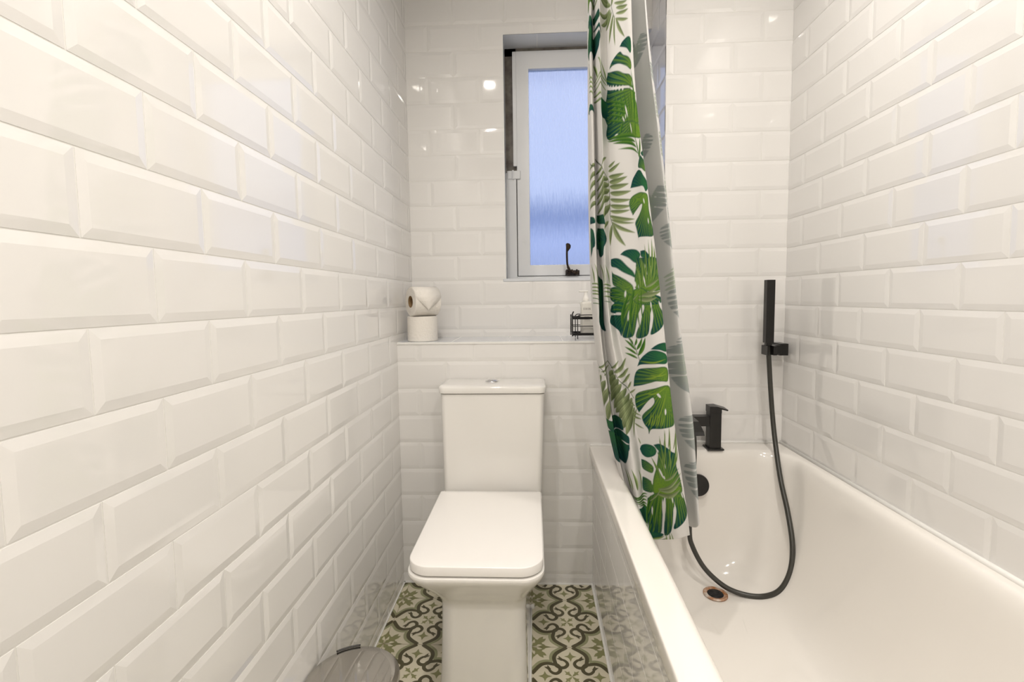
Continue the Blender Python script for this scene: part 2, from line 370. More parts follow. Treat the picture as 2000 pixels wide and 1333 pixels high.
# casement fastener with a paddle lever
mb = MB(); hx = .141
mb.box((.131, YS-.004, 1.146), (.190, YS+.0, 1.168), 0, bev=.002)
mb.tube([(hx-.006, YS-.010, 1.156), (.186, YS-.010, 1.156)], .0075, 16)
for xx in (.137, .158, .178): mb.lathe([(.0105, -.004), (.0125, -.002), (.0125, .002), (.0105, .004)], 18, Matrix.Translation((xx, YS-.011, 1.159)) @ Matrix.Rotation(math.pi/2, 4, 'Y'))
ts = spline([(.152, YS-.016, 1.158), (.145, YS-.020, 1.172), (.1385, YS-.022, 1.190), (.1365, YS-.022, 1.225), (.1370, YS-.022, 1.262)], 6)
mb.tube(ts, [.0055]*10+[.0042]*(len(ts)-10), 10)
pd = [(.1325, 1.275), (.138, 1.278), (.147, 1.276), (.1525, 1.268), (.1515, 1.258), (.146, 1.250), (.140, 1.243), (.1335, 1.240)]
k = len(pd); mb.add([(x, YS-.026, z) for x, z in pd]+[(x, YS-.017, z) for x, z in pd], [tuple(range(k))[::-1], tuple(range(k, 2*k))]+[(i, (i+1) % k, k+(i+1) % k, k+i) for i in range(k)])
smooth_angle(mb.build('window_handle', M['iron'], sash))

# ------------------------------------------------------------------ downlight fittings
for lx, ly, watts in LAMPS:
    e = empty('ceiling_downlight', (lx, ly, CEIL), 'recessed round white ceiling downlight, lit', 'downlight', 'recessed ceiling downlights')
    T_ = Matrix.Translation((lx, ly, CEIL))
    mb = MB(); mb.lathe([(.031, 0), (.031, -.006), (.036, -.008), (.043, -.005), (.044, 0)], 32, T_); mb.build('trim_ring', M['paint'], e, True)
    mb = MB(); mb.lathe([(.030, -.001), (.029, -.004)], 32, T_)
    if 'lens' not in M: M['lens'] = mat('lamp_lens', (1, .95, .85), .3, emis=(1, .9, .75), estr=14)
    mb.build('lamp_lens', M['lens'], e)
    ld = bpy.data.lights.new('lamp_light', 'AREA'); ld.shape = 'DISK'; ld.size = 0.055
    ld.energy = watts; ld.color = LAMP_COL; ld.spread = math.radians(160)
    lo = bpy.data.objects.new('lamp_light', ld); link(lo); lo.parent = e; lo.location = (0, 0, -0.012)

# ------------------------------------------------------------------ bath with tiled side panel
BX0, BY0, BY1 = 0.1925, 0.06, YT-.002
bath = empty('bathtub', ((BX0+XR)/2, .9, 0), 'white bathtub along the right wall with a tiled side panel', 'bathtub')
def ring(x0, x1, y0, y1, r, z, wave=0):
    p = rrect((x0+x1)/2, (y0+y1)/2, (x1-x0)/2, (y1-y0)/2, r, 10, 8, 8)
    return [(a, b, z) for a, b in p]
xr = XR-.0045
rings = [ring(BX0+.008, xr, BY0, BY1, .004, ZRIM-.045), ring(BX0, xr, BY0, BY1, .006, ZRIM-.043), ring(BX0, xr, BY0, BY1, .008, ZRIM-.007),
         ring(BX0+.0012, xr, BY0+.003, BY1, .01, ZRIM-.0022), ring(BX0+.005, xr, BY0+.01, BY1, .012, ZRIM),
         ring(BX0+.050, xr-.018, BY0+.05, BY1-.075, .10, ZRIM), ring(BX0+.060, xr-.026, BY0+.06, BY1-.083, .11, ZRIM-.001),
         ring(BX0+.068, xr-.034, BY0+.068, BY1-.090, .11, ZRIM-.008), ring(BX0+.075, xr-.042, BY0+.078, BY1-.096, .11, ZRIM-.024),
         ring(BX0+.080, xr-.049, BY0+.09, BY1-.100, .11, ZRIM-.05), ring(BX0+.096, xr-.066, BY0+.15, BY1-.112, .12, ZRIM-.15),
         ring(BX0+.122, xr-.096, BY0+.25, BY1-.130, .13, ZRIM-.26), ring(BX0+.150, xr-.130, BY0+.33, BY1-.150, .13, ZRIM-.345),
         ring(BX0+.185, xr-.168, BY0+.39, BY1-.180, .13, ZRIM-.390), ring(BX0+.225, xr-.205, BY0+.44, BY1-.215, .12, ZRIM-.406),
         ring(BX0+.27, xr-.25, BY0+.50, BY1-.26, .07, ZRIM-.410), ring(BX0+.31, xr-.29, BY0+.6, BY1-.33, .03, ZRIM-.411)]
v, f = loft(rings, cap0=False)
tub = meshobj('bath_shell', v, f, [M['acrylic']], bath, smooth=True)
sb = tub.modifiers.new('smooth', 'SUBSURF'); sb.levels = 1; sb.render_levels = 2
mb = MB(); tiles(mb, (.2045, 0, 0), Y, Z, (-1, 0, 0), [(BY0, YB-.001, 0, ZRIM-.040)], CAM_H-0.224, 1.20, bevel=.003, rise=.0006, tilt=.3)
mb.box((.205, BY0, 0), (.222, YB-.001, ZRIM-.041), 2); mb.build('side_panel', TM, bath)
# mastic along the walls
mb = MB(); mb.tube([(xr-.001, BY0, ZRIM+.002), (xr-.001, BY1-.002, ZRIM+.002)], .0065, 10); mb.tube([(XC, YT-.004, ZRIM+.002), (xr, YT-.004, ZRIM+.002)], .006, 10)
mb.tube([(BX0+.004, YB-.004, ZRIM+.001), (XC, YB-.004, ZRIM+.001)], .005, 10)
mb.build('mastic_bead', M['silicone'], bath, True)
# waste outlet with its rusty ring, overflow disc
dz = ZRIM-.4065; dxc, dyc = .561, 1.487
mb = MB(); mb.lathe([(.0365, dz-.002), (.0365, dz+.0022), (.034, dz+.0032), (.026, dz+.0015), (.024, dz+.0005)], 36, Matrix.Translation((dxc, dyc, 0)), 0)
mb.lathe([(.0243, dz+.0002), (.0243, dz+.0012)], 36, Matrix.Translation((dxc, dyc, 0)), 1)
for k in range(4):
    a = k*math.pi/2+.4; mb.box((dxc-.002+math.cos(a)*.016-.004, dyc-.002+math.sin(a)*.016-.002, dz+.001), (dxc+math.cos(a)*.016+.004, dyc+math.sin(a)*.016+.002, dz+.0016), 1)
mb.build('waste_outlet', [M['rust'], M['dark']], tub, True)['label'] = 'rusty round waste outlet'
mb = MB(); q_ = Matrix.Translation((.548, BY1-.108, .412)) @ Matrix.Rotation(math.radians(-80), 4, 'X')
mb.lathe([(.030, -.006), (.031, .006), (.036, .010), (.0375, .016), (.036, .022), (.0, .023)], 40, Matrix.Translation((.548, BY1-.110, .412)) @ Matrix.Rotation(math.radians(84), 4, 'X'))
smooth_angle(mb.build('overflow_cover', M['black'], tub))['label'] = 'round black overflow cover'

# ------------------------------------------------------------------ bath mixer taps
tp = empty('bath_mixer_tap', (.50, 1.69, ZRIM), 'square black bath mixer tap standing on the far bath rim', 'tap')
for px in (.6185, .4185):
    mb = MB(); mb.box((px-.0195, 1.665, ZRIM+.004), (px+.0195, 1.705, ZRIM+.128), 0, bev=.0012)
    mb.box((px-.0275, 1.657, ZRIM), (px+.0275, 1.713, ZRIM+.0055), 0, bev=.0012)
    pil = mb.build('tap_pillar', M['black'], tp)
    mb = MB(); x0 = px-.0205
    mb.add([(x0, 1.664, ZRIM+.128), (x0, 1.706, ZRIM+.128), (x0+.040, 1.706, ZRIM+.128), (x0+.040, 1.664, ZRIM+.128),
            (x0, 1.664, ZRIM+.152), (x0, 1.706, ZRIM+.152), (x0+.026, 1.706, ZRIM+.153), (x0+.026, 1.664, ZRIM+.151),
            (x0+.062, 1.706, ZRIM+.142), (x0+.062, 1.664, ZRIM+.140), (x0+.060, 1.706, ZRIM+.138), (x0+.060, 1.664, ZRIM+.136), (x0+.040, 1.706, ZRIM+.142), (x0+.040, 1.664, ZRIM+.141)],
           [(0, 1, 2, 3), (4, 7, 6, 5), (7, 9, 8, 6), (9, 11, 10, 8), (11, 13, 12, 10), (3, 2, 12, 13), (0, 4, 5, 1), (0, 3, 13, 7, 4), (13, 11, 9, 7), (1, 5, 6, 12, 2), (12, 6, 8, 10)])
    mb.build('tap_lever', M['black'], pil)
mb = MB(); mb.box((.434, 1.668, ZRIM+.082), (.603, 1.702, ZRIM+.116), 0, bev=.0012); mb.build('tap_bridge', M['black'], tp)
mb = MB(); a = [(1.690, ZRIM+.117), (1.61, ZRIM+.114), (1.560, ZRIM+.092), (1.552, ZRIM+.082), (1.600, ZRIM+.088), (1.668, ZRIM+.088)]
k = len(a); mb.add([(.494, y, z) for y, z in a]+[(.543, y, z) for y, z in a], [tuple(range(k)), tuple(range(k, 2*k))[::-1]]+[(i, k+i, k+(i+1) % k, (i+1) % k) for i in range(k)])
mb.build('tap_spout', M['black'], tp)

# ------------------------------------------------------------------ hand shower on its bracket
hs = empty('hand_shower', (.7886, 1.665, .99), 'slim black square hand shower upright in its wall bracket', 'hand shower')
mb = MB(); mb.box((.7745, 1.655, .893), (.8015, 1.678, 1.1045), 0, bev=.0012); mb.box((.7785, 1.659, .884), (.7975, 1.674, .894), 0, bev=.001)
mb.build('handset', M['black'], hs)
hp = spline([(.7885, 1.672, .884), (.7950, 1.675, .845), (.8010, 1.672, .751), (.8060, 1.662, .648), (.8030, 1.630, .557), (.7930, 1.570, .457), (.7900, 1.515, .372), (.7810, 1.465, .292), (.7640, 1.440, .222),
             (.7330, 1.435, .165), (.6930, 1.452, .133), (.6420, 1.474, .1245), (.5900, 1.495, .138), (.5400, 1.525, .178), (.5080, 1.545, .2377), (.4990, 1.553, .288), (.5120, 1.580, .400), (.5260, 1.600, .505), (.5330, 1.625, .575), (.5330, 1.655, .600), (.5330, 1.672, .612)], 8)
tag(mb_h := MB().tube(hp, .0078, 14).build('shower_hose', M['hose'], None, True), 'long black shower hose looping down into the bathtub', 'shower hose')
bk = empty('shower_bracket', (.845, YT, .866), 'square black wall bracket in the tiled corner holding the hand shower', 'bracket')
mb = MB(); mb.box((.839, 1.690, .846), (.8675, YT-.003, .8865), 0, bev=.0012); mb.build('wall_mount', M['black'], bk)
mb = MB(); mb.box((.801, 1.680, .853), (.8395, 1.708, .883), 0, bev=.001); mb.box((.7765, 1.646, .8520), (.7815, 1.690, .8835), 0, bev=.001); mb.box((.7965, 1.646, .8520), (.8085, 1.690, .8835), 0, bev=.001)
mb.box((.7815, 1.686, .852), (.7965, 1.692, .8835), 0); mb.build('holder_clip', M['black'], bk)

# ------------------------------------------------------------------ close-coupled toilet
TX = -0.1455
wc = empty('toilet', (TX, 1.4, 0), 'white square close-coupled toilet with its lid closed', 'toilet')
def tring(x0, x1, yf, yb, rf, rb, z, n=10, s=8):
    """front corners rounded by rf, back by rb"""
    out = []
    for (cx, cy, r, a0) in ((x1-rb, yb-rb, rb, 0), (x0+rb, yb-rb, rb, 90), (x0+rf, yf+rf, rf, 180), (x1-rf, yf+rf, rf, 270)):
        out.append([(cx+r*math.cos(math.radians(a0+90*k/n)), cy+r*math.sin(math.radians(a0+90*k/n))) for k in range(n+1)])
    res = []
    for i in range(4):
        res += out[i]; p = out[i][-1]; q = out[(i+1) % 4][0]
        for k in range(1, s): res.append((p[0]+(q[0]-p[0])*k/s, p[1]+(q[1]-p[1])*k/s))
    return [(x, y, z) for x, y in res]
YBK = YB-.006
L0, R0 = -.2440, -.0270                                  # pedestal sides
rs = [tring(L0-.010, R0+.004, 1.108, YBK, .035, .01, 0), tring(L0-.008, R0+.003, 1.110, YBK, .035, .01, .02), tring(L0, R0, 1.118, YBK, .035, .01, .12),
      tring(L0+.003, R0-.002, 1.128, YBK, .035, .01, .235), tring(L0+.003, R0-.001, 1.133, YBK, .036, .01, .290), tring(L0+.001, R0+.001, 1.131, YBK, .038, .01, .306)]
for z, k in ((.318, .10), (.334, .26), (.352, .48), (.370, .70), (.383, .85), (.392, .94), (.399, .99), (.4045, 1.0), (.408, .985)):
    rs.append(tring(L0-.0680*k, R0+.0455*k, 1.131-.069*k, YBK, .038+.018*k, .01, z))
rs.append(tring(L0-.055, R0+.035, 1.075, YBK, .05, .008, .4100))
v, f = loft(rs); pan = smooth_angle(meshobj('toilet_pan', v, f, [M['ceramic']], wc), 60)
# seat and closed lid
sx0, sx1 = -.3075, .0155
v, f = loft([tring(sx0+.010, sx1-.010, 1.078, 1.50, .048, .006, .4105), tring(sx0+.008, sx1-.008, 1.076, 1.502, .05, .006, .4115), tring(sx0+.008, sx1-.008, 1.076, 1.502, .05, .006, .4150), tring(sx0+.010, sx1-.010, 1.078, 1.5, .048, .006, .4155)])
smooth_angle(meshobj('toilet_seat', v, f, [M['seat']], wc), 50)
v, f = loft([tring(sx0+.002, sx1-.002, 1.069, 1.508, .054, .006, .4130), tring(sx0, sx1, 1.067, 1.510, .056, .006, .4140), tring(sx0, sx1, 1.067, 1.510, .056, .006, .4345), tring(sx0+.0010, sx1-.0010, 1.068, 1.509, .055, .006, .4358), tring(sx0+.0035, sx1-.0035, 1.0705, 1.507, .053, .005, .4365), tring(sx0+.03, sx1-.03, 1.10, 1.49, .04, .004, .4368)])
tl_ = smooth_angle(meshobj('toilet_lid', v, f, [M['seat']], wc), 60)
for hx_ in (-.235, -.055):
    smooth_angle(MB().tube([(hx_-.03, 1.516, .424), (hx_+.03, 1.516, .424)], .009, 16).build('lid_hinge', M['chrome'], tl_))
# cistern
def cr_(x0, x1, y0, y1, r, z): return tring(x0, x1, y0, y1, r, .006, z, 8, 6)
v, f = loft([cr_(-.3000, .0135, 1.548, YBK, .012, .4075), cr_(-.3045, .0180, 1.545, YBK, .018, .413), cr_(-.3060, .0195, 1.546, YBK, .018, .43), cr_(-.3145, .0300, 1.567, YBK, .018, .7395), cr_(-.312, .0275, 1.570, YBK, .016, .7405)])
smooth_angle(meshobj('cistern', v, f, [M['ceramic']], wc), 40)
v, f = loft([cr_(-.3145, .0300, 1.566, YBK, .018, .7420), cr_(-.3190, .0345, 1.562, YBK, .020, .7440), cr_(-.3210, .0365, 1.560, YBK, .021, .7600), cr_(-.3190, .0345, 1.563, YBK, .021, .7655), cr_(-.313, .0285, 1.570, YBK-.003, .02, .7690), cr_(-.30, .016, 1.585, YBK-.012, .018, .7702)])
cil = smooth_angle(meshobj('cistern_lid', v, f, [M['ceramic']], wc), 50)
mb = MB(); mb.lathe([(.0235, .7695), (.0235, .7722), (.0222, .7742), (.017, .7775), (.009, .7798), (.001, .7805)], 36, Matrix.Translation((-.147, 1.640, 0)))
mb.build('flush_button', M['chrome'], cil, True)['label'] = 'domed chrome flush button'
mb = MB(); mb.lathe([(.008, 0), (.008, .008), (.006, .012), (.001, .0135)], 18, Matrix.Translation((R0+.010, 1.575, 0))); mb.build('bolt_cap', M['silicone'], wc, True)
bead = [(x, y, .0015) for x, y, z in tring(L0-.0125, R0+.0065, 1.105, YBK+.02, .037, .01, 0) if y < 1.60]
k0 = max(range(len(bead)), key=lambda i: (Vector(bead[i])-Vector(bead[i-1])).length); bead = bead[k0:]+bead[:k0]
MB().tube(bead, .0035, 8).build('base_sealant', M['silicone'], wc, True)

# ------------------------------------------------------------------ pedal bin
bx, by, bz = -.3935, .9500, .262
pb = empty('pedal_bin', (bx, by, 0), 'round steel pedal bin with a mirror-like lid against the left wall', 'bin')
Tb = Matrix.Translation((bx, by, 0))
mb = MB(); mb.lathe([(.090, .012), (.0915, .016), (.0915, .226), (.090, .228)], 56, Tb); smooth_angle(mb.build('bin_body', M['steel'], pb))
mb = MB(); mb.lathe([(.094, 0), (.095, .003), (.095, .012), (.091, .014)], 56, Tb); smooth_angle(mb.build('bin_base', M['plastic'], pb))
mb = MB(); mb.lathe([(.0965, .226), (.0975, .228), (.0975, .241), (.096, .2425)], 56, Tb); smooth_angle(mb.build('bin_rim', M['plastic'], pb))
mb = MB(); mb.lathe([(.0965, .2425), (.0985, .2435), (.0990, .250), (.0985, .2535), (.0965, .2550), (.080, .2556), (.05, .2561), (.025, .2564), (.001, .2565)], 72, Tb); bl = mb.build('bin_lid', M['steel'], pb, True)
mb = MB(); aa = [math.radians(d) for d in range(100, 131, 3)]
mb.tube([(bx+.1005*math.cos(a), by+.1005*math.sin(a), .2555) for a in aa], .0022, 8); mb.build('bin_hinge', M['plastic'], bl, True)
mb = MB(); mb.box((bx-.022, by-.125, .006), (bx+.022, by-.085, .012), 0, bev=.002); mb.build('bin_pedal', M['plastic'], pb)

# ------------------------------------------------------------------ toilet rolls on the ledge
def roll(name, label, mtx, flap):
    e = empty(name, mtx.translation, label, 'toilet roll', None)
    R_, r_, h_ = .0555, .0205, .092
    if flap: R_, h_ = .0535, .099
    n = 64; rings_ = []
    prof = [(r_+.001, 0), (R_-.002, 0), (R_, .002), (R_, h_-.002), (R_-.002, h_), (r_+.001, h_)]
    mb = MB(); v = []; f = []
    for r, z in prof:
        for k in range(n):
            a = 2*math.pi*k/n; rr = r*(1+.006*math.sin(3*a+1)+.004*math.sin(7*a)) if r > .04 else r
            v.append(mtx @ Vector((rr*math.cos(a), rr*math.sin(a), z)))
    for i in range(len(prof)-1):
        for k in range(n): f.append((i*n+k, i*n+(k+1) % n, (i+1)*n+(k+1) % n, (i+1)*n+k))
    mb.add(v, f); smooth_angle(mb.build('paper_wrap', M['paper'], e))
    mb = MB(); mb.lathe([(r_+.0012, -.0005), (r_, -.0005), (r_-.0002, h_/2), (r_, h_+.0005), (r_+.0012, h_+.0005)], 40, mtx, cap=False); mb.build('cardboard_tube', M['card'], e, True)
    if flap:       # loose last sheet folded to a point
        a0, a1 = math.radians(95), math.radians(212); v = []; f = []; n1 = 14
        for i in range(n1+1):
            t_ = i/n1; a = a0+(a1-a0)*t_
            half = 1.0 if t_ < .6 else 1-(t_-.6)/.4
            rr = R_+.0012+.006*max(0, t_-.5)**2*4
            for s_ in (0, .5, 1):
                v.append(mtx @ Vector((rr*math.cos(a), rr*math.sin(a), h_*(.5+(s_-.5)*half))))
        for i in range(n1):
            for q in (0, 1): f.append((i*3+q, i*3+q+1, (i+1)*3+q+1, (i+1)*3+q))
        o = meshobj('loose_sheet', v, f, [M['paper']], e, smooth=True); s_ = o.modifiers.new('t', 'SOLIDIFY'); s_.thickness = .0006; s_.offset = 1
    return e
roll('toilet_roll', 'toilet roll standing upright on the tiled ledge', Matrix.Translation((-.4200, 1.795, ZS)), False)
th = math.radians(36); ax = Vector((math.cos(th), math.sin(th), 0)); upv = Vector((0, 0, 1)); sd = upv.cross(ax)   # local z = roll axis
mt = Matrix((sd, upv, ax)).transposed().to_4x4(); mt = Matrix((-sd, upv, ax)).transposed().to_4x4() if mt.determinant() < 0 else mt
mt.translation = Vector((-.452, 1.755, ZS+.092+.0545))
roll('toilet_roll', 'toilet roll lying on its side on top of the upright roll', mt, True)

# ------------------------------------------------------------------ wire caddy and pump bottle on the ledge
cd = empty('wire_caddy', (.20, 1.80, ZS), 'black wire caddy on the tiled ledge under the window', 'caddy')
cx0, cx1, cy0, cy1 = .141, .262, 1.772, 1.868
mb = MB()
for z, r in ((ZS+.018, .0032), (ZS+.0215, .0032), (ZS+.049, .0014), (ZS+.0775, .0032), (ZS+.081, .0026)):
    mb.tube([(a, b, z) for a, b in rrect((cx0+cx1)/2, (cy0+cy1)/2, (cx1-cx0)/2, (cy1-cy0)/2, .008, 5, 2, 2)], r, 8, closed=True)
smooth_angle(mb.build('wire_hoops', M['black'], cd))
mb = MB()
for y_ in (cy0-.003, cy1+.003): mb.tube(spline([(cx0+.016, y_, ZS+.002), (cx0+.016, y_, ZS+.05), (cx0+.016, y_, ZS+.082), (cx0+.022, y_, ZS+.089), (cx0+.03, y_, ZS+.090), (cx1-.03, y_, ZS+.090), (cx1-.022, y_, ZS+.089), (cx1-.016, y_, ZS+.082), (cx1-.016, y_, ZS+.05), (cx1-.016, y_, ZS+.002)], 4), .0017, 8)
for x_ in (cx0-.002, cx1+.002): mb.tube([(x_, cy0+.008, ZS+.012), (x_, cy0+.008, ZS+.094), (x_+.004, cy0+.006, ZS+.103)], .0024, 8); mb.tube([(x_, cy1-.012, ZS+.012), (x_, cy1-.012, ZS+.09)], .0024, 8)
for k in range(7): x_ = cx0+.01+k*(cx1-cx0-.02)/6; mb.tube([(x_, cy0, ZS+.018), (x_, cy1, ZS+.018)], .0014, 6)
smooth_angle(mb.build('wire_frame', M['black'], cd))
sp_ = empty('soap_bottle', (.196, 1.822, ZS+.021), 'milky pump bottle with a white pump, standing in the wire caddy', 'bottle')
bb = ZS+.0205
def br_(hx, hy, r, z): return [(a, b, z) for a, b in rrect(.203, 1.822, hx, hy, r, 6, 2, 2)]
v, f = loft([br_(.029, .021, .010, bb), br_(.031, .023, .011, bb+.003), br_(.031, .023, .011, bb+.110), br_(.029, .021, .011, bb+.1165), br_(.020, .016, .012, bb+.1195), br_(.012, .012, .0115, bb+.1200)])
smooth_angle(meshobj('bottle_body', v, f, [M['bottle']], sp_), 50)
mb = MB(); mb.lathe([(.0125, bb+.120), (.0125, bb+.130), (.0105, bb+.133), (.0070, bb+.142), (.0055, bb+.150), (.0055, bb+.156)], 24, Matrix.Translation((.192, 1.822, 0)))
mb.box((.166, 1.8165, bb+.1535), (.200, 1.8275, bb+.1585), 0, bev=.002)
smooth_angle(mb.build('pump_head', M['pump'], sp_))
# the faint lettering on the bottle
mb = MB(); yl = 1.822-.0233; x_ = .181; zb = bb+.087
for ch in 'IIHIN':
    hgt = .0085
    if ch == 'I': mb.box((x_, yl, zb), (x_+.0012, yl+.0003, zb+hgt)); x_ += .0040
    elif ch == 'H':
        mb.box((x_, yl, zb), (x_+.0012, yl+.0003, zb+hgt)); mb.box((x_+.0042, yl, zb), (x_+.0054, yl+.0003, zb+hgt)); mb.box((x_, yl, zb+hgt/2-.0005), (x_+.0054, yl+.0003, zb+hgt/2+.0005)); x_ += .0082
    else:
        mb.box((x_, yl, zb), (x_+.0012, yl+.0003, zb+hgt)); mb.box((x_+.0042, yl, zb), (x_+.0054, yl+.0003, zb+hgt))
        mb.add([(x_, yl, zb+hgt), (x_+.0012, yl, zb+hgt), (x_+.0054, yl, zb), (x_+.0042, yl, zb)], [(0, 1, 2, 3)]); x_ += .0082
for k, wd in enumerate((.018, .024, .020, .022)): mb.box((.184, yl, bb+.062-k*.005), (.184+wd, yl+.0003, bb+.0630-k*.005))
mb.build('label_print', M['ink'], sp_)

# ------------------------------------------------------------------ shower curtain: one bunched sheet with folds, printed with leaves
CZ = [2.3, 2.1, 1.9, 1.7, 1.5, 1.3, 1.1, 0.95, 0.8, 0.7, 0.6, 0.5, 0.4]
# each fold line: print coordinate, distance along the rail, offset from it at the heights CZ
FOLDS = [
    (0, 1.22, [0.2362, 0.2362, 0.2362, 0.2389, 0.2531, 0.2808, 0.3064, 0.3235, 0.3402, 0.3538, 0.3689, 0.3845, 0.397]),
    (48, 1.27, [0.2183, 0.2183, 0.2183, 0.2241, 0.2372, 0.2597, 0.2715, 0.2877, 0.309, 0.3234, 0.3392, 0.3528, 0.364]),
    (100, 1.36, [0.1973, 0.1973, 0.1973, 0.2006, 0.2062, 0.2108, 0.2159, 0.2359, 0.2674, 0.2836, 0.2997, 0.3107, 0.3205]),
    (120, 1.33, [0.1758, 0.1758, 0.1758, 0.1784, 0.1847, 0.1909, 0.1953, 0.2108, 0.2374, 0.2534, 0.2694, 0.2816, 0.2949]),
    (140, 1.42, [0.1722, 0.1722, 0.1722, 0.1743, 0.1783, 0.1831, 0.1923, 0.2029, 0.2209, 0.234, 0.2508, 0.2703, 0.2913]),
    (158, 1.38, [0.1591, 0.1591, 0.1591, 0.1607, 0.1647, 0.1687, 0.174, 0.1838, 0.2026, 0.2177, 0.2355, 0.2581, 0.2822]),
    (176, 1.46, [0.161, 0.161, 0.161, 0.1629, 0.1634, 0.1652, 0.1705, 0.1801, 0.1969, 0.2118, 0.2334, 0.2593, 0.2887]),
    (192, 1.53, [0.1749, 0.1749, 0.1753, 0.1771, 0.1805, 0.1828, 0.1883, 0.1979, 0.2143, 0.2281, 0.2496, 0.2737, 0.3031]),
    (235, 1.48, [0.2324, 0.2324, 0.2328, 0.2401, 0.2513, 0.2642, 0.2755, 0.2894, 0.3109, 0.3255, 0.3437, 0.3638, 0.3859]),
    (290, 1.36, [0.2835, 0.2835, 0.2835, 0.2945, 0.3143, 0.3356, 0.3555, 0.3711, 0.3896, 0.4019, 0.4147, 0.4293, 0.4431]),
    (306, 1.33, [0.2903, 0.2903, 0.2903, 0.3048, 0.3309, 0.3558, 0.378, 0.3961, 0.419, 0.4321, 0.4403, 0.4476, 0.454]),
    (325, 1.41, [0.2981, 0.2981, 0.2981, 0.317, 0.3431, 0.3646, 0.3859, 0.4031, 0.4241, 0.437, 0.4442, 0.4513, 0.458]),
    (380, 1.56, [0.2604, 0.2604, 0.2635, 0.2755, 0.2886, 0.3065, 0.3276, 0.3448, 0.3641, 0.3776, 0.3929, 0.4083, 0.4237]),
    (430, 1.6, [0.2115, 0.2115, 0.2157, 0.2262, 0.2381, 0.2486, 0.2669, 0.285, 0.3084, 0.3265, 0.3478, 0.3698, 0.3928]),
]
HEM = [.440, .405, .350, .35, .35, .35, .36, .36, .37, .395, .422, .400, .38, .37]
def catmull(xk, yk, x):
    """cubic through knots (xk increasing); yk (n,...)"""
    d = np.gradient(yk, axis=0)/np.gradient(xk)[(slice(None),)+(None,)*(yk.ndim-1)]
    i = np.clip(np.searchsorted(xk, x, side='right')-1, 0, len(xk)-2); h = (xk[i+1]-xk[i]); t = (x-xk[i])/h
    sh = (slice(None),)+(None,)*(yk.ndim-1); t = t[sh]; h = h[sh]
    return (2*t**3-3*t**2+1)*yk[i]+(t**3-2*t**2+t)*h*d[i]+(-2*t**3+3*t**2)*yk[i+1]+(t**3-t**2)*h*d[i+1]
NF = len(FOLDS); kn = np.arange(NF, dtype=float)
FU = np.array([q[0] for q in FOLDS], float); FYd = np.array([q[1] for q in FOLDS], float); FXo = np.array([q[2] for q in FOLDS], float)
NS, NZ = 460, 1250
ss = np.concatenate([np.linspace(0, 6, 300, endpoint=False), np.linspace(6, NF-1, NS-300)])
zz = np.linspace(0, 1, NZ)
ztop = 2.262
zb_ = catmull(kn, np.array(HEM), ss)
Yc = catmull(kn, FYd, ss); Uc = catmull(kn, FU, ss)
Xk = catmull(kn, FXo, ss)                                # (NS, len CZ)
Zg = ztop-(ztop-zb_)[:, None]*zz[None, :]
cz = np.array(CZ)[::-1]; Xs = np.empty_like(Zg)
for i in range(NS):
    xr_ = Xk[i][::-1]
    Xs[i] = catmull(cz, xr_, np.clip(Zg[i], cz[0], cz[-1]))
Yg = np.repeat(Yc[:, None], NZ, 1)
# soft secondary folds and a little sway
ph = ss[:, None]
Xs += .0018*np.sin(ph*5.1+Zg*2.0)*np.clip((2.26-Zg)*1.5, 0, 1)
Yg += .0030*np.sin(ph*4.3+1.0+Zg*1.3)
# gathered onto the rail at the top
g_ = np.clip((Zg-2.0)/.26, 0, 1)**1.5
Xs = Xs*(1-g_)+(.225+.022*np.sin(ph*2.6))*g_
Ug = np.repeat(Uc[:, None], NZ, 1)

WHITE = np.array([.80, .785, .765])
rgb = np.ones((NS, NZ, 3))*WHITE
PU = 1.0/727.0
Xp = -Ug; Yp = Zg/PU                                     # print plane, isotropic, x grows towards the hem
rng = np.random.RandomState(3)
def n1(x, y, s):                                         # cheap smooth streak noise
    return .5+.25*np.sin(x*1.7+s)*np.sin(y*.9+2.1*s)+.25*np.sin(x*3.9+y*.6+s*3)
def put(mask, col):
    mask = np.clip(mask, 0, 1)[..., None]; rgb[:] = rgb*(1-mask)+col*mask
def local(leaf):
    k, ub, zb, ut, zt, wd, c = leaf
    bx_, by_ = -ub, zb/PU; dx, dy = -ut-bx_, zt/PU-by_; L_ = math.hypot(dx, dy); dx /= L_; dy /= L_
    a = ((Xp-bx_)*dx+(Yp-by_)*dy)/L_; b = ((Xp-bx_)*dy-(Yp-by_)*dx)/L_
    return a, b, L_
SCH = {0: ((.012, .085, .075), (.10, .26, .055)), 1: ((.010, .095, .085), (.20, .37, .045)),
       2: ((.155, .215, .095), (.40, .48, .27)), 3: ((.10, .19, .04), (.52, .66, .30)), 4: ((.05, .17, .03), (.17, .34, .055)), 5: ((.14, .26, .07), (.33, .45, .16))}
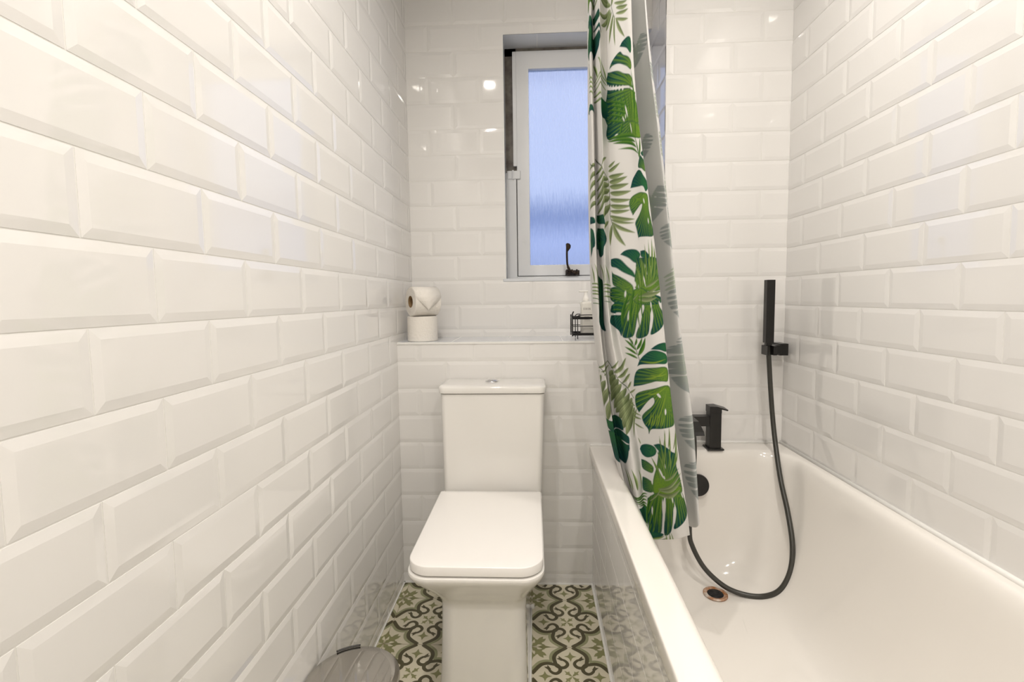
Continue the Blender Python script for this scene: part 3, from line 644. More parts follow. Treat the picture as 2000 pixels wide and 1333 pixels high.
def monstera(leaf):
    a, b, L_ = local(leaf); wd = leaf[5]; dk, lt = [np.array(q) for q in SCH[leaf[6]]]
    hit = (a > -.55) & (a < 1.1) & (np.abs(b) < .8*wd)
    if not hit.any(): return
    ab = np.abs(b)/wd
    # heart outline: back lobes behind the stalk, pointed tip
    t = np.clip((a+.42)/1.42, 0, 1)
    W_ = .60*np.power(np.sin(math.pi*np.power(t, .72)), .62)*(1-.25*t)+.0001
    notch = np.clip((-a)*1.0, 0, 1)*.55                  # cleft at the stalk
    edge = (W_-ab)*L_*wd
    inside = np.clip(edge/1.2+.5, 0, 1)*(t > 0)*(t < 1)
    inside *= np.clip((ab-notch*(a < 0))*L_+.5, 0, 1)
    curve = a+.10-.42*ab-.25*ab*ab*np.sign(a-.1)*0        # side veins sweep to the tip
    vein = curve*5.2+.15
    fr = vein-np.floor(vein)
    sl = np.abs(fr-.5); r0 = .20+.10*np.sin(np.floor(vein)*2.3)
    half = np.clip((ab-r0)*.95, 0, .30)*(ab > r0)
    slot = np.clip((half-sl)*L_/5.2/1.1+.3, 0, 1)*(ab > r0)
    hole = np.clip((1-((ab-.15)/.045)**2-((fr-.5)/.22)**2)*2, 0, 1)*(np.abs(a-.25) < .35)*(np.mod(np.floor(vein), 2) == 0)
    inside *= (1-slot)*(1-hole)*hit
    q = np.clip(ab/W_, 0, 1)
    st = n1(curve*L_*1.1, ab*L_*.15, leaf[3]*.1)
    mixv = np.clip(1.05-q*1.65+(st-.5)*1.6, 0, 1)*(1-.75*np.exp(-(np.minimum(fr, 1-fr)/.07)**2))
    col = dk+(lt-dk)*mixv[..., None]
    mid = np.clip(1-np.abs(b)*L_/1.1, 0, 1)*(a > -.05)
    col = col*(1-mid[..., None]*.7)+np.array([.35, .48, .18])*mid[..., None]*.7
    put(inside, col)
def palm(leaf, fine=False):
    a, b, L_ = local(leaf); wd = leaf[5]; dk, lt = [np.array(q) for q in SCH[leaf[6]]]
    hit = (a > -.1) & (a < 1.25) & (np.abs(b) < .75*wd+.1)
    if not hit.any(): return
    ab = np.abs(b); phi = math.radians(52)
    along = ab/math.sin(phi); yb = a-along*math.cos(phi)-.22*ab*ab
    n = max(6, int(L_/9.5)) if not fine else max(4, int(L_/8))
    val = yb*n+(.5*(b > 0)); fr = val-np.floor(val)
    ln = wd*.62*np.power(np.clip(np.sin(math.pi*np.clip(yb*.86+.10, 0, 1)), 0, 1), .6)*(1+.10*np.sin(np.floor(val)*1.9))+1e-4
    tau = np.clip(along/ln, 0, 1.2)
    hw = .46*np.power(np.clip(np.sin(math.pi*np.clip(tau, 0, 1)*.93+.16), 0, 1), .55)*(1-.15*tau)
    if fine: hw *= .62
    ins = np.clip((hw-np.abs(fr-.5))*L_/n*1.2+.5, 0, 1)*(tau < 1)*(yb > 0)*(yb < 1)*hit
    side = np.clip((fr-.5)/(2*hw+1e-3)+.5, 0, 1)
    col = dk+(lt-dk)*(side*.9)[..., None]*(1-.35*tau[..., None])
    put(ins, col)
    stem = np.clip(1.2-np.abs(b)*L_, 0, 1)*(a > -.02)*(a < 1)
    put(stem*.9, np.array([.12, .17, .07]) if leaf[6] != 3 else dk)
LEAVES=[('M', 280, 1.732, 276, 1.68, 1.0, 0),
('M', 318, 1.657, 314, 1.621, 1.0, 0),
('P', 320, 1.604, 316, 1.532, 0.6, 2),
('P', 318, 1.503, 314, 1.431, 0.5, 2),
('M', 276, 1.479, 272, 1.431, 1.0, 0),
('P', 322, 1.388, 318, 1.315, 0.6, 2),
('M', 284, 1.327, 280, 1.26, 0.9, 0),
('M', 318, 1.284, 314, 1.255, 0.9, 0),
('M', 312, 1.229, 308, 1.179, 1.0, 0),
('P', 316, 1.148, 312, 1.072, 0.8, 5),
('M', 318, 1.053, 314, 0.977, 0.8, 1),
('M', 316, 0.931, 312, 0.888, 1.0, 0),
('M', 318, 0.882, 314, 0.78, 1.0, 1),
('M', 316, 0.698, 312, 0.617, 0.8, 0),
('M', 320, 0.564, 316, 0.469, 0.8, 0)]
PRINT=[('L',1,((153.8,1.87),(160.4,1.825),(175.6,1.901),(143,1.874),(138.9,1.851),(173.4,1.857))),
('L',0,((166.9,1.841),(120,1.786),(146.4,1.836),(124.4,1.811),(120.8,1.784),(146.7,1.823))),
('L',0,((167.6,1.816),(115.3,1.755),(147.1,1.806),(120.5,1.769),(115.5,1.748),(139.7,1.794))),
('L',0,((168.4,1.788),(131.2,1.73),(147.6,1.781),(127.3,1.761),(116.5,1.738),(123.4,1.722),(126.7,1.718),(146.7,1.718),(176,1.733),(174.8,1.803))),
('L',0,((167.5,1.818),(168.1,1.798),(173.9,1.836),(150.8,1.804),(151.3,1.782),(174.5,1.817))),
('S',2,6.12,(82.9,1.811),(140.8,1.853)),
('S',2,5.4,(92.9,1.828),(143,1.872)),
('S',2,5.76,(86.8,1.805),(123.4,1.787)),
('S',2,6.48,(83.5,1.8),(113.6,1.768)),
('S',2,6.84,(80.4,1.792),(102.8,1.763)),
('S',2,6.48,(74,1.779),(91.8,1.723)),
('S',2,3.6,(69.2,1.772),(69.6,1.699)),
('S',2,4.32,(64.7,1.761),(38.7,1.695)),
('S',2,3.24,(66.3,1.763),(15.2,1.723)),
('S',2,3.6,(63.8,1.773),(14,1.745)),
('S',2,4.32,(62.8,1.786),(17.2,1.756)),
('S',2,3.6,(68.8,1.803),(20.3,1.768)),
('S',2,5.4,(79.5,1.807),(71.8,1.84)),
('T',2,((78.8,1.825),(79.8,1.803),(71,1.771))),
('L',0,((2.7,1.633),(45.7,1.693),(56.9,1.685),(45.9,1.691),(24.1,1.686),(6.6,1.674),(8.5,1.641),(31,1.663))),
('L',1,((-2.3,1.598),(86.4,1.668),(94.4,1.659),(83.2,1.67),(57.7,1.674),(45.5,1.657),(11.9,1.627),(12.9,1.604),(44.2,1.631),(62.8,1.649),(80.8,1.658))),
('L',1,((1.5,1.549),(99.2,1.652),(100.5,1.655),(66.8,1.635),(46.4,1.613),(13.6,1.589),(12,1.569),(8.9,1.559),(33.3,1.575),(101.7,1.621))),
('L',1,((-6.4,1.546),(110.4,1.563),(103.4,1.611),(9.6,1.554),(3.5,1.535),(1,1.473),(107.5,1.519))),
('H',0,2.34,4.32,0,(99.1,1.616)),
('H',0,2.34,4.32,0,(90,1.609)),
('H',0,2.34,4.32,0,(81,1.603)),
('H',0,2.34,4.32,0,(71.9,1.596)),
('H',0,2.34,4.32,0,(62.9,1.589)),
('H',0,2.34,4.32,0,(53.9,1.583)),
('S',4,3.6,(47.5,1.492),(52.6,1.579)),
('S',4,4.68,(28,1.485),(24,1.579)),
('S',4,4.68,(12.4,1.479),(11.6,1.603)),
('S',4,3.6,(34.9,1.495),(39.4,1.561)),
('S',4,3.96,(58.2,1.498),(61.8,1.575)),
('S',4,3.96,(68.7,1.505),(78.5,1.589)),
('S',4,4.32,(4.7,1.476),(-1.9,1.546)),
('S',4,3.96,(18.2,1.482),(2,1.545)),
('S',4,3.6,(43,1.531),(104.4,1.581)),
('S',4,3.6,(44,1.523),(104.7,1.571)),
('S',4,3.6,(45.3,1.512),(105,1.559)),
('S',4,3.6,(46.5,1.501),(105.3,1.547)),
('S',4,3.6,(47.9,1.488),(105.7,1.532)),
('S',3,2.7,(130.4,1.651),(144.2,1.716)),
('S',3,2.7,(116.2,1.633),(128.9,1.699)),
('S',3,2.7,(105.4,1.63),(117.3,1.679)),
('S',3,2.7,(160.7,1.644),(175.6,1.724)),
('S',3,2.7,(104.1,1.63),(144,1.658)),
('S',3,2.7,(104.4,1.621),(144.4,1.648)),
('S',3,2.7,(106.2,1.608),(147.6,1.634)),
('S',3,2.7,(117.8,1.587),(144.5,1.622)),
('S',3,2.7,(121,1.575),(145.1,1.608)),
('S',3,2.52,(148.8,1.642),(176,1.668)),
('S',3,2.52,(149.3,1.631),(176,1.656)),
('S',3,2.52,(149.8,1.619),(176,1.645)),
('S',3,2.52,(150.3,1.606),(176,1.632)),
('L',0,((173.7,1.599),(153.5,1.557),(176,1.603),(152.7,1.575),(147.1,1.559),(176,1.582))),
('L',0,((118,1.58),(111.3,1.534),(120.8,1.581),(106,1.575),(104.9,1.542),(116.4,1.53),(121.9,1.55))),
('H',0,1.8,10.8,-12,(48.2,1.522)),
('H',0,1.26,5.4,-20,(57.6,1.508)),
('H',0,1.08,3.6,0,(51.8,1.511)),
('L',1,((9.8,1.495),(93.4,1.482),(106,1.522),(0.8,1.474),(-0.7,1.439),(39.6,1.455),(67.7,1.472),(107.1,1.481))),
('S',4,4.68,(60.8,1.5),(67.5,1.476)),
('S',4,4.32,(35.8,1.488),(46.7,1.462)),
('S',4,4.32,(12.4,1.479),(17.4,1.445)),
('H',0,1.8,9,-10,(37.4,1.475)),
('H',0,4.32,1.62,0,(77.9,1.48)),
('S',4,6.12,(17.5,1.444),(107.7,1.482)),
('S',4,5.4,(24.5,1.436),(107.3,1.476)),
('S',4,5.4,(21.3,1.422),(88.8,1.464)),
('S',4,3.6,(17,1.406),(74.3,1.442)),
('S',4,3.6,(14.5,1.395),(22.7,1.45)),
('S',4,4.68,(14.2,1.395),(2.4,1.44)),
('T',2,((139.9,1.446),(124,1.4),(106.6,1.373),(103.4,1.345),(102.6,1.278),(95,1.25))),
('S',2,3.24,(126.4,1.41),(110.6,1.432)),
('S',2,3.96,(104.7,1.408),(84.5,1.417)),
('S',2,5.04,(105.1,1.396),(73.7,1.407)),
('S',2,5.76,(103.9,1.382),(66.9,1.377)),
('S',2,6.48,(102.8,1.367),(61.2,1.366)),
('S',2,6.48,(101.5,1.355),(59.6,1.347)),
('S',2,6.12,(100.4,1.338),(56.4,1.327)),
('S',2,5.04,(100.8,1.321),(56.8,1.306)),
('S',2,5.76,(99.9,1.304),(58.3,1.29)),
('S',2,4.68,(100.5,1.289),(60.6,1.28)),
('S',2,5.4,(101.2,1.276),(53.1,1.254)),
('S',2,3.24,(99.1,1.266),(54.1,1.245)),
('S',2,4.32,(96.6,1.258),(52.9,1.219)),
('S',2,5.4,(94,1.25),(70.7,1.189)),
('S',2,5.4,(96.8,1.251),(102,1.195)),
('S',2,3.6,(108.2,1.262),(120.3,1.234)),
('S',2,5.4,(116,1.387),(138.6,1.381)),
('S',2,6.48,(107.2,1.376),(138.4,1.355)),
('S',2,7.2,(104.5,1.362),(138.8,1.333)),
('S',2,7.56,(103.3,1.347),(138.8,1.315)),
('S',2,7.56,(102.3,1.328),(138.1,1.291)),
('S',2,6.84,(101.2,1.308),(127.4,1.258)),
('S',2,4.32,(123.9,1.405),(140,1.403)),
('S',2,4.32,(146.1,1.421),(174.4,1.412)),
('S',2,5.76,(144.2,1.401),(174.9,1.381)),
('S',2,5.76,(145.2,1.378),(175.3,1.352)),
('S',2,6.48,(146.4,1.349),(175.7,1.326)),
('S',2,5.76,(147.7,1.318),(174.8,1.305)),
('T',2,((174.5,1.452),(163,1.422),(145.3,1.401))),
('L',0,((-3.8,1.409),(5.9,1.397),(-1.1,1.409),(-3.4,1.4),(1.7,1.396),(6,1.404))),
('L',1,((-5.3,1.351),(10.7,1.395),(8.9,1.401),(-2.4,1.382),(-0.6,1.359),(10.5,1.368),(26.2,1.376))),
('L',0,((-1,1.307),(52,1.352),(57.4,1.334),(49.3,1.356),(32.6,1.368),(16.7,1.365),(7.6,1.351),(0.2,1.338),(-1.9,1.321),(7.2,1.312),(14.2,1.326),(34.5,1.33))),
('L',1,((2.6,1.303),(47,1.211),(56.1,1.264),(60.9,1.283),(61.7,1.3),(55.6,1.312),(41.1,1.316),(17.6,1.312),(2.6,1.303),(3.9,1.268),(0.5,1.232),(0.4,1.204),(21.9,1.204),(44.5,1.206),(46.1,1.201),(50.2,1.228),(52.2,1.245),(43,1.26),(30.3,1.276),(26.8,1.285),(37.5,1.284),(50,1.273))),
('H',0,2.16,4.68,-15,(17.7,1.291)),
('H',0,1.44,4.68,0,(9.7,1.241)),
('L',0,((151.9,1.265),(157.6,1.26),(176,1.291),(159.2,1.276),(157.6,1.26),(176,1.27))),
('L',0,((151.9,1.265),(117.2,1.249),(140.5,1.289),(124,1.277),(117.2,1.249),(139.1,1.266))),
('L',0,((151.9,1.265),(158.9,1.196),(176,1.259),(161.2,1.242),(158.9,1.196),(176,1.204))),
('L',0,((151.9,1.265),(112.8,1.213),(139.9,1.253),(122.9,1.237),(112.8,1.213),(121.8,1.191),(148.3,1.198))),
('L',0,((160.8,1.209),(176,1.175),(176,1.222),(163.4,1.208),(165.7,1.177),(176,1.172))),
('L',0,((150.1,1.207),(126.9,1.174),(141.9,1.217),(119.9,1.206),(125.9,1.183),(128.5,1.172),(137.3,1.169),(140.4,1.192))),
('L',0,((139.4,1.141),(142.2,0.963),(146.8,1.12),(138.6,1.108),(133.6,1.09),(137.9,0.988),(136.1,0.956),(148.4,0.966),(157.4,0.985),(150.3,1.052))),
('L',0,((42.8,1.13),(79.9,1.17),(80.8,1.168),(72.7,1.177),(62.1,1.179),(51.8,1.175),(44.1,1.164),(46.1,1.155),(50.1,1.142),(57.8,1.144),(66.3,1.156),(74.9,1.164))),
('L',0,((32.9,1.138),(28,1.171),(43.5,1.171),(30.6,1.171),(21.2,1.163),(15,1.153),(29.6,1.153),(42,1.156))),
('L',0,((49.9,1.099),(101.1,1.154),(101.2,1.158),(90.4,1.16),(80.1,1.155),(69.9,1.137),(59.8,1.12),(56.6,1.104),(63.3,1.109),(76.7,1.12),(88.6,1.133),(100.4,1.139))),
('L',1,((53.6,1.067),(99.6,1.123),(99.6,1.126),(96.2,1.119),(83.5,1.11),(70.1,1.096),(61.8,1.081),(63.7,1.058),(80.2,1.071),(90.2,1.081),(99.4,1.091))),
('L',1,((34.2,1.058),(24.5,1.155),(54.3,1.154),(-1.8,1.149),(-1.8,1.105),(-2.5,1.07),(53.6,1.072),(58.3,1.1),(54.5,1.131))),
('L',1,((53.7,1.063),(109.3,1.064),(107.9,1.079),(90.2,1.082),(75.2,1.068),(60.4,1.051),(73.7,1.035),(86.7,1.032),(106,1.042),(111.4,1.054))),
('L',0,((67.1,1.044),(110.9,1.021),(110.6,1.03),(95,1.04),(80.2,1.037),(80.4,1.016),(91.6,1.008),(113.3,1.012))),
('L',0,((67.2,1.028),(114.2,0.987),(114.1,1.004),(95.6,1.004),(84.9,0.999),(94.1,0.947),(98.6,0.96),(110.3,0.971),(118,0.985))),
('L',1,((53.6,1.072),(86.4,0.94),(80.2,1.035),(67,1.051),(53.8,1.056),(44.1,1.042),(50.7,1.026),(58.9,1.005),(65.9,0.969),(72.3,0.948),(84.6,0.941),(92.3,0.945),(90.4,0.967))),
('L',1,((35.8,1.071),(59.2,0.944),(45.2,1.04),(30.6,1.044),(21.7,1.038),(27.3,1.013),(34,0.983),(40.5,0.959),(51.5,0.948),(64.7,0.943),(66.7,0.952),(58.9,0.979),(49.8,1.008),(43.7,1.026))),
('L',1,((24.5,1.08),(12.8,0.962),(25.5,1.042),(7.4,1.05),(1.2,1.026),(-2.4,1.002),(-0.1,0.985),(9,0.971),(24,0.96),(34.9,0.958),(27.1,0.981),(21.9,1.004),(23,1.022))),
('L',1,((60.1,1.086),(2.8,1.031),(63.6,1.072),(46.5,1.078),(25.4,1.064),(-1.1,1.053),(-0.9,1.04),(14.7,1.034),(47.4,1.033),(62.2,1.04))),
('H',0,1.55,6.21,8,(76,1.062)),
('H',0,1.73,10.01,14,(74.8,1.004)),
('H',0,2.59,20.71,14,(54.2,1.003)),
('H',0,2.42,13.81,4,(28.3,0.995)),
('H',0,1.73,5.87,0,(25,1.033)),
('H',0,2.07,7.59,-18,(2.7,1.032)),
('H',0,6.9,1.9,0,(93,1.009)),
('H',0,2.76,5.87,-10,(59.2,1.088)),
('H',0,1.73,3.8,0,(51.1,1.081)),
('H',0,1.38,8.63,-14,(30.1,1.123)),
('H',0,1.38,6.9,6,(17.3,1.119)),
('H',0,1.73,10.35,-12,(37.1,1.094)),
('S',5,4.83,(50.3,1.072),(54.5,1.136)),
('S',5,5.18,(44.2,1.081),(44.5,1.157)),
('S',5,4.14,(35.3,1.085),(29.3,1.185)),
('S',5,3.45,(28.6,1.085),(16.3,1.194)),
('S',5,4.14,(24,1.089),(6.4,1.197)),
('S',5,4.14,(14.9,1.091),(2.2,1.179)),
('S',5,2.76,(5.6,1.095),(-1,1.168)),
('S',5,3.8,(32.6,1.096),(39.9,1.146)),
('S',5,4.49,(19.2,1.093),(22.3,1.151)),
('S',2,3.11,(35.5,1.078),(-1.3,1.099)),
('S',2,3.8,(53.8,1.054),(-1.8,1.083)),
('S',2,5.18,(44.8,1.057),(-2.6,1.068)),
('S',2,4.83,(55.5,1.047),(9.3,1.051)),
('S',2,1.55,(80.2,1.031),(53.7,1.063)),
('S',4,4.14,(60.2,1.072),(72.5,0.992)),
('S',4,3.8,(70.2,1.063),(88.2,0.964)),
('S',4,3.8,(63.7,1.054),(73.3,0.944)),
('S',4,2.42,(46.6,1.072),(46.4,0.957)),
('S',4,2.42,(53.7,1.058),(56.7,0.961)),
('S',4,3.11,(76.9,1.044),(90.4,0.967)),
('S',4,2.42,(14.2,1.042),(8.1,0.982)),
('S',4,3.45,(80.2,1.063),(106.9,1.074)),
('S',4,3.45,(78.5,1.054),(106.8,1.062)),
('S',4,3.45,(80.2,1.042),(109.2,1.051)),
('S',4,3.11,(81.8,1.029),(107.2,1.031)),
('S',4,2.76,(84.9,1.018),(110.2,1.017)),
('S',4,4.49,(71.7,0.911),(89,0.937)),
('S',4,4.49,(70.9,0.899),(91.7,0.916)),
('S',4,4.14,(70.8,0.888),(94,0.899)),
('S',4,3.45,(74.8,0.925),(80.5,0.944)),
('S',4,5.87,(68,0.897),(49.4,0.948)),
('S',4,4.14,(69.4,0.912),(56.1,0.947)),
('S',4,3.11,(71.5,0.923),(66.2,0.944)),
('T',2,((81,0.941),(71.9,0.921),(67.1,0.879))),
('S',3,2.24,(170.6,1.096),(176,1.153)),
('S',3,2.24,(162,1.095),(169.3,1.151)),
('S',3,2.24,(152.3,1.095),(160.3,1.148)),
('S',3,2.42,(129.5,1.094),(137.7,1.148)),
('S',3,2.42,(120,1.093),(128.9,1.145)),
('S',3,2.42,(108.9,1.093),(118,1.143)),
('S',3,2.59,(148.3,1.089),(176,1.093)),
('S',3,2.59,(148.6,1.079),(176,1.083)),
('S',3,2.59,(148.9,1.069),(176,1.073)),
('S',3,2.59,(149.1,1.061),(176,1.064)),
('S',3,2.59,(104.9,1.085),(134.9,1.089)),
('S',3,2.59,(104.8,1.076),(135.1,1.079)),
('S',3,2.59,(104.7,1.066),(135.3,1.069)),
('S',3,2.59,(104.6,1.053),(135.6,1.056)),
('S',4,1.38,(150.5,1.047),(176,1.052)),
('S',4,1.38,(150.8,1.035),(176,1.036)),
('S',4,1.21,(110.7,1.04),(133.5,1.042)),
('L',0,((-9.6,0.913),(31.4,0.928),(40,0.918),(24.3,0.93),(9.7,0.937),(-1.7,0.937),(-0.4,0.916),(16.6,0.919))),
('L',0,((-6.1,0.891),(70.3,0.879),(74.3,0.865),(66.8,0.885),(55.1,0.902),(40.7,0.914),(21.6,0.917),(1.1,0.909),(2.2,0.886),(26.2,0.882),(50.3,0.877),(66.2,0.872))),
('L',1,((-4.9,0.853),(86.9,0.827),(90.4,0.805),(83.9,0.835),(75.9,0.854),(63.3,0.863),(32.2,0.872),(2.4,0.875),(3.5,0.842),(16.6,0.838),(36.3,0.835),(55.3,0.825),(72.4,0.814))),
('L',1,((5.4,0.83),(76.7,0.695),(87.3,0.732),(92.4,0.748),(92,0.768),(86.9,0.785),(69.9,0.8),(43.3,0.815),(4.9,0.83),(-1.4,0.808),(-0.7,0.763),(1.9,0.728),(30.4,0.713),(53.1,0.703),(66.7,0.694),(72.8,0.678),(73.1,0.692),(79.7,0.703),(82.4,0.722),(72.6,0.741),(57.7,0.761),(48.4,0.777),(49.4,0.788),(57.6,0.782),(69.8,0.764))),
('H',0,6.56,3.28,28,(32.9,0.8)),
('H',0,2.24,5.87,12,(19.5,0.759)),
('H',0,1.38,3.45,0,(19.6,0.833)),
('S',6,2.07,(71.7,0.702),(60.4,0.746)),
('S',6,2.07,(66,0.705),(54.7,0.748)),
('S',6,2.07,(60.3,0.708),(49,0.751)),
('S',6,2.07,(54.6,0.71),(42.6,0.752)),
('S',6,2.07,(48.9,0.713),(36,0.754)),
('S',6,2.07,(42.4,0.715),(29.5,0.756)),
('S',6,2.07,(35.7,0.717),(22.9,0.757)),
('S',6,2.42,(49.9,0.727),(9.1,0.818)),
('S',6,2.42,(49,0.849),(4.6,0.859)),
('S',6,2.42,(62.1,0.836),(6.1,0.868)),
('S',6,2.42,(65.3,0.881),(2.9,0.897)),
('S',6,2.42,(66.8,0.792),(8.3,0.826)),
('S',2,2.42,(172.3,0.844),(147.3,0.878)),
('S',2,2.76,(164.7,0.838),(139.5,0.868)),
('S',2,2.76,(160.3,0.831),(138.2,0.856)),
('S',2,2.76,(170.1,0.84),(176,0.817)),
('S',2,4.83,(166.5,0.827),(176,0.782)),
('S',2,6.21,(159.8,0.816),(176,0.744)),
('S',2,6.9,(152.5,0.8),(175.7,0.714)),
('S',2,7.25,(145.5,0.776),(168.4,0.687)),
('S',2,2.76,(134.8,0.85),(114.7,0.879)),
('S',2,4.83,(128.8,0.842),(94.1,0.885)),
('S',2,4.83,(121.4,0.832),(93.4,0.857)),
('S',2,4.14,(115.7,0.817),(92.6,0.841)),
('S',2,3.11,(108.3,0.798),(93.4,0.819)),
('S',2,2.24,(104.1,0.784),(87.1,0.799)),
('S',2,4.83,(131.9,0.845),(138.5,0.817)),
('S',2,6.21,(127.8,0.835),(140.3,0.795)),
('S',2,6.9,(122,0.827),(140.6,0.771)),
('S',2,7.25,(118,0.815),(142.5,0.746)),
('S',2,7.59,(111.8,0.801),(138.7,0.727)),
('S',2,8.28,(106,0.784),(136.9,0.716)),
('S',2,8.97,(99.8,0.77),(132.9,0.705)),
('S',2,8.97,(99.4,0.758),(129.9,0.679)),
('S',2,7.25,(97.1,0.743),(123.4,0.669)),
('S',2,3.45,(92.4,0.74),(111.8,0.661)),
('S',2,2.59,(108.3,0.735),(83.1,0.725)),
('S',2,2.93,(106.3,0.719),(83.9,0.715)),
('S',2,2.42,(103,0.698),(82,0.689)),
('S',2,2.42,(109.4,0.758),(93.9,0.749)),
('T',2,((176,0.863),(161.2,0.843),(150.6,0.809),(142.8,0.769))),
('T',2,((139.5,0.868),(127.2,0.84),(112.8,0.809),(94.7,0.771))),
('L',0,((149.1,0.72),(128.9,0.686),(174,0.692),(132.5,0.709),(127.8,0.695),(131.4,0.672),(171.3,0.666))),
('L',0,((156.1,0.698),(120.5,0.654),(176,0.648),(136.3,0.668),(127.5,0.671),(119.5,0.667),(120.2,0.646),(126.7,0.618),(165.6,0.6),(176,0.61))),
('L',0,((176,0.717),(176,0.665),(176,0.717),(172.3,0.694),(176,0.662),(176,0.69))),
('S',2,1.73,(95.8,0.64),(100.6,0.657)),
('S',2,1.38,(50.3,0.664),(48.2,0.682)),
('S',2,1.9,(40.5,0.659),(28.3,0.708)),
('S',2,2.59,(26,0.663),(15.9,0.719)),
('S',2,2.24,(12.4,0.663),(-0.8,0.719)),
('L',0,((165.6,0.679),(158.1,0.588),(176,0.65),(156,0.668),(152.2,0.587),(157.3,0.578),(173.2,0.578),(176,0.617))),
('L',0,((153.2,0.668),(128.2,0.593),(151.2,0.648),(133.1,0.645),(123.3,0.647),(123.6,0.622),(128.7,0.591),(137.6,0.564),(151.3,0.589),(153.4,0.62))),
('H',0,6.63,1.56,-22,(127.8,0.641)),
('L',0,((59.5,0.619),(98.2,0.629),(100.1,0.624),(93.8,0.637),(81.1,0.646),(67,0.648),(61.8,0.639),(67.8,0.622),(84,0.606),(95.1,0.609))),
('L',0,((54.1,0.625),(48.6,0.666),(67,0.652),(48.7,0.665),(25.6,0.661),(15,0.648),(41.1,0.644),(56.4,0.642))),
('L',1,((60.2,0.569),(100.6,0.593),(100.3,0.595),(87.7,0.594),(74.6,0.585),(78.7,0.565),(92.6,0.564),(100.5,0.572))),
('L',1,((63.7,0.533),(103.3,0.533),(101.7,0.544),(87.7,0.541),(75,0.531),(84,0.505),(102.2,0.503),(104.7,0.522))),
('L',1,((53.6,0.546),(28.2,0.654),(56.3,0.643),(11.1,0.654),(11.2,0.618),(5.4,0.583),(8.1,0.548),(46.9,0.523),(79.6,0.505),(78.2,0.546),(67,0.592))),
('L',1,((62.5,0.545),(87,0.375),(94.7,0.482),(74.6,0.511),(58.1,0.518),(62.4,0.489),(67,0.447),(71.9,0.403),(79.8,0.386),(92.8,0.368),(98.5,0.397),(98,0.439))),
('L',1,((40.8,0.569),(61.6,0.403),(54.7,0.517),(34.6,0.534),(31.4,0.513),(38.6,0.478),(43.5,0.448),(51.4,0.42),(66.2,0.399),(62.9,0.444),(57.2,0.482))),
('L',1,((21.4,0.587),(14.7,0.46),(31.7,0.535),(8.9,0.551),(1.9,0.532),(-0.4,0.504),(4.8,0.483),(19.4,0.46),(41,0.439),(33.4,0.469),(28.4,0.496),(30.5,0.514))),
('L',0,((87.8,0.459),(119.9,0.43),(118.7,0.461),(97,0.453),(99.6,0.406),(111.3,0.421))),
('L',0,((87.8,0.395),(76.1,0.379),(92.8,0.384),(68.2,0.4),(75.9,0.382),(91.9,0.364))),
('H',0,2.73,21.46,2,(62.9,0.472)),
('H',0,2.73,15.61,6,(35.5,0.479)),
('H',0,1.76,6.63,0,(35.6,0.522)),
('H',0,1.76,8.59,4,(86.7,0.451)),
('H',0,1.56,5.07,0,(81.1,0.538)),
('H',0,2.73,8.59,-28,(58.1,0.579)),
('H',0,2.34,3.12,0,(51.3,0.572)),
('H',0,1.76,9.76,-12,(45.6,0.616)),
('H',0,1.76,5.07,-20,(7.5,0.543)),
('S',5,3.12,(53.8,0.598),(48.1,0.686)),
('S',5,3.51,(50.1,0.6),(30.5,0.709)),
('S',5,4.29,(48.6,0.593),(47.7,0.664)),
('S',5,3.12,(36,0.603),(16.4,0.719)),
('S',5,4.68,(30.4,0.603),(26.8,0.662)),
('S',5,3.51,(20.6,0.612),(-1.1,0.715)),
('S',5,4.68,(48.1,0.577),(61.3,0.64)),
('S',5,5.07,(61.4,0.557),(76.4,0.612)),
('S',5,2.73,(17.2,0.616),(0.9,0.666)),
('S',2,3.51,(68.7,0.527),(1.5,0.604)),
('S',2,4.68,(66.8,0.524),(3.1,0.584)),
('S',2,5.07,(72.6,0.509),(10.8,0.557)),
('S',2,1.56,(92,0.474),(63.7,0.533)),
('S',2,2.73,(51.7,0.564),(6.1,0.614)),
('S',4,3.9,(87.1,0.494),(101.9,0.385)),
('S',4,3.9,(73,0.504),(86,0.39)),
('S',4,2.73,(66.5,0.503),(76.2,0.393)),
('S',4,2.34,(46.9,0.523),(53.4,0.427)),
('S',4,2.73,(18,0.536),(18.6,0.471)),
('S',4,2.73,(91.2,0.409),(96.7,0.357)),
('S',3,3.12,(132.8,0.496),(138.3,0.547)),
('S',3,3.12,(125.2,0.509),(133.9,0.553)),
('S',3,3.51,(117.1,0.514),(123.3,0.571)),
('S',3,2.93,(107.8,0.508),(111.9,0.568)),
('S',3,2.34,(125.8,0.503),(135.9,0.515)),
('S',4,3.32,(94.8,0.495),(134.4,0.483)),
('S',4,3.32,(95.5,0.486),(130.1,0.482)),
('S',4,3.32,(96.3,0.475),(126.8,0.478)),
('S',4,3.32,(97.3,0.463),(122.2,0.475)),
('S',4,3.32,(98,0.454),(117.9,0.469)),
('S',3,4.68,(90.1,0.337),(62.1,0.382)),
('S',3,3.9,(91.7,0.351),(62.3,0.394)),
('S',3,3.12,(91.9,0.364),(66.4,0.396)),
('S',3,3.12,(61.2,0.38),(63.1,0.406)),
('S',3,3.12,(54.2,0.389),(54.1,0.418)),
('S',3,2.73,(45.4,0.401),(50,0.422))]

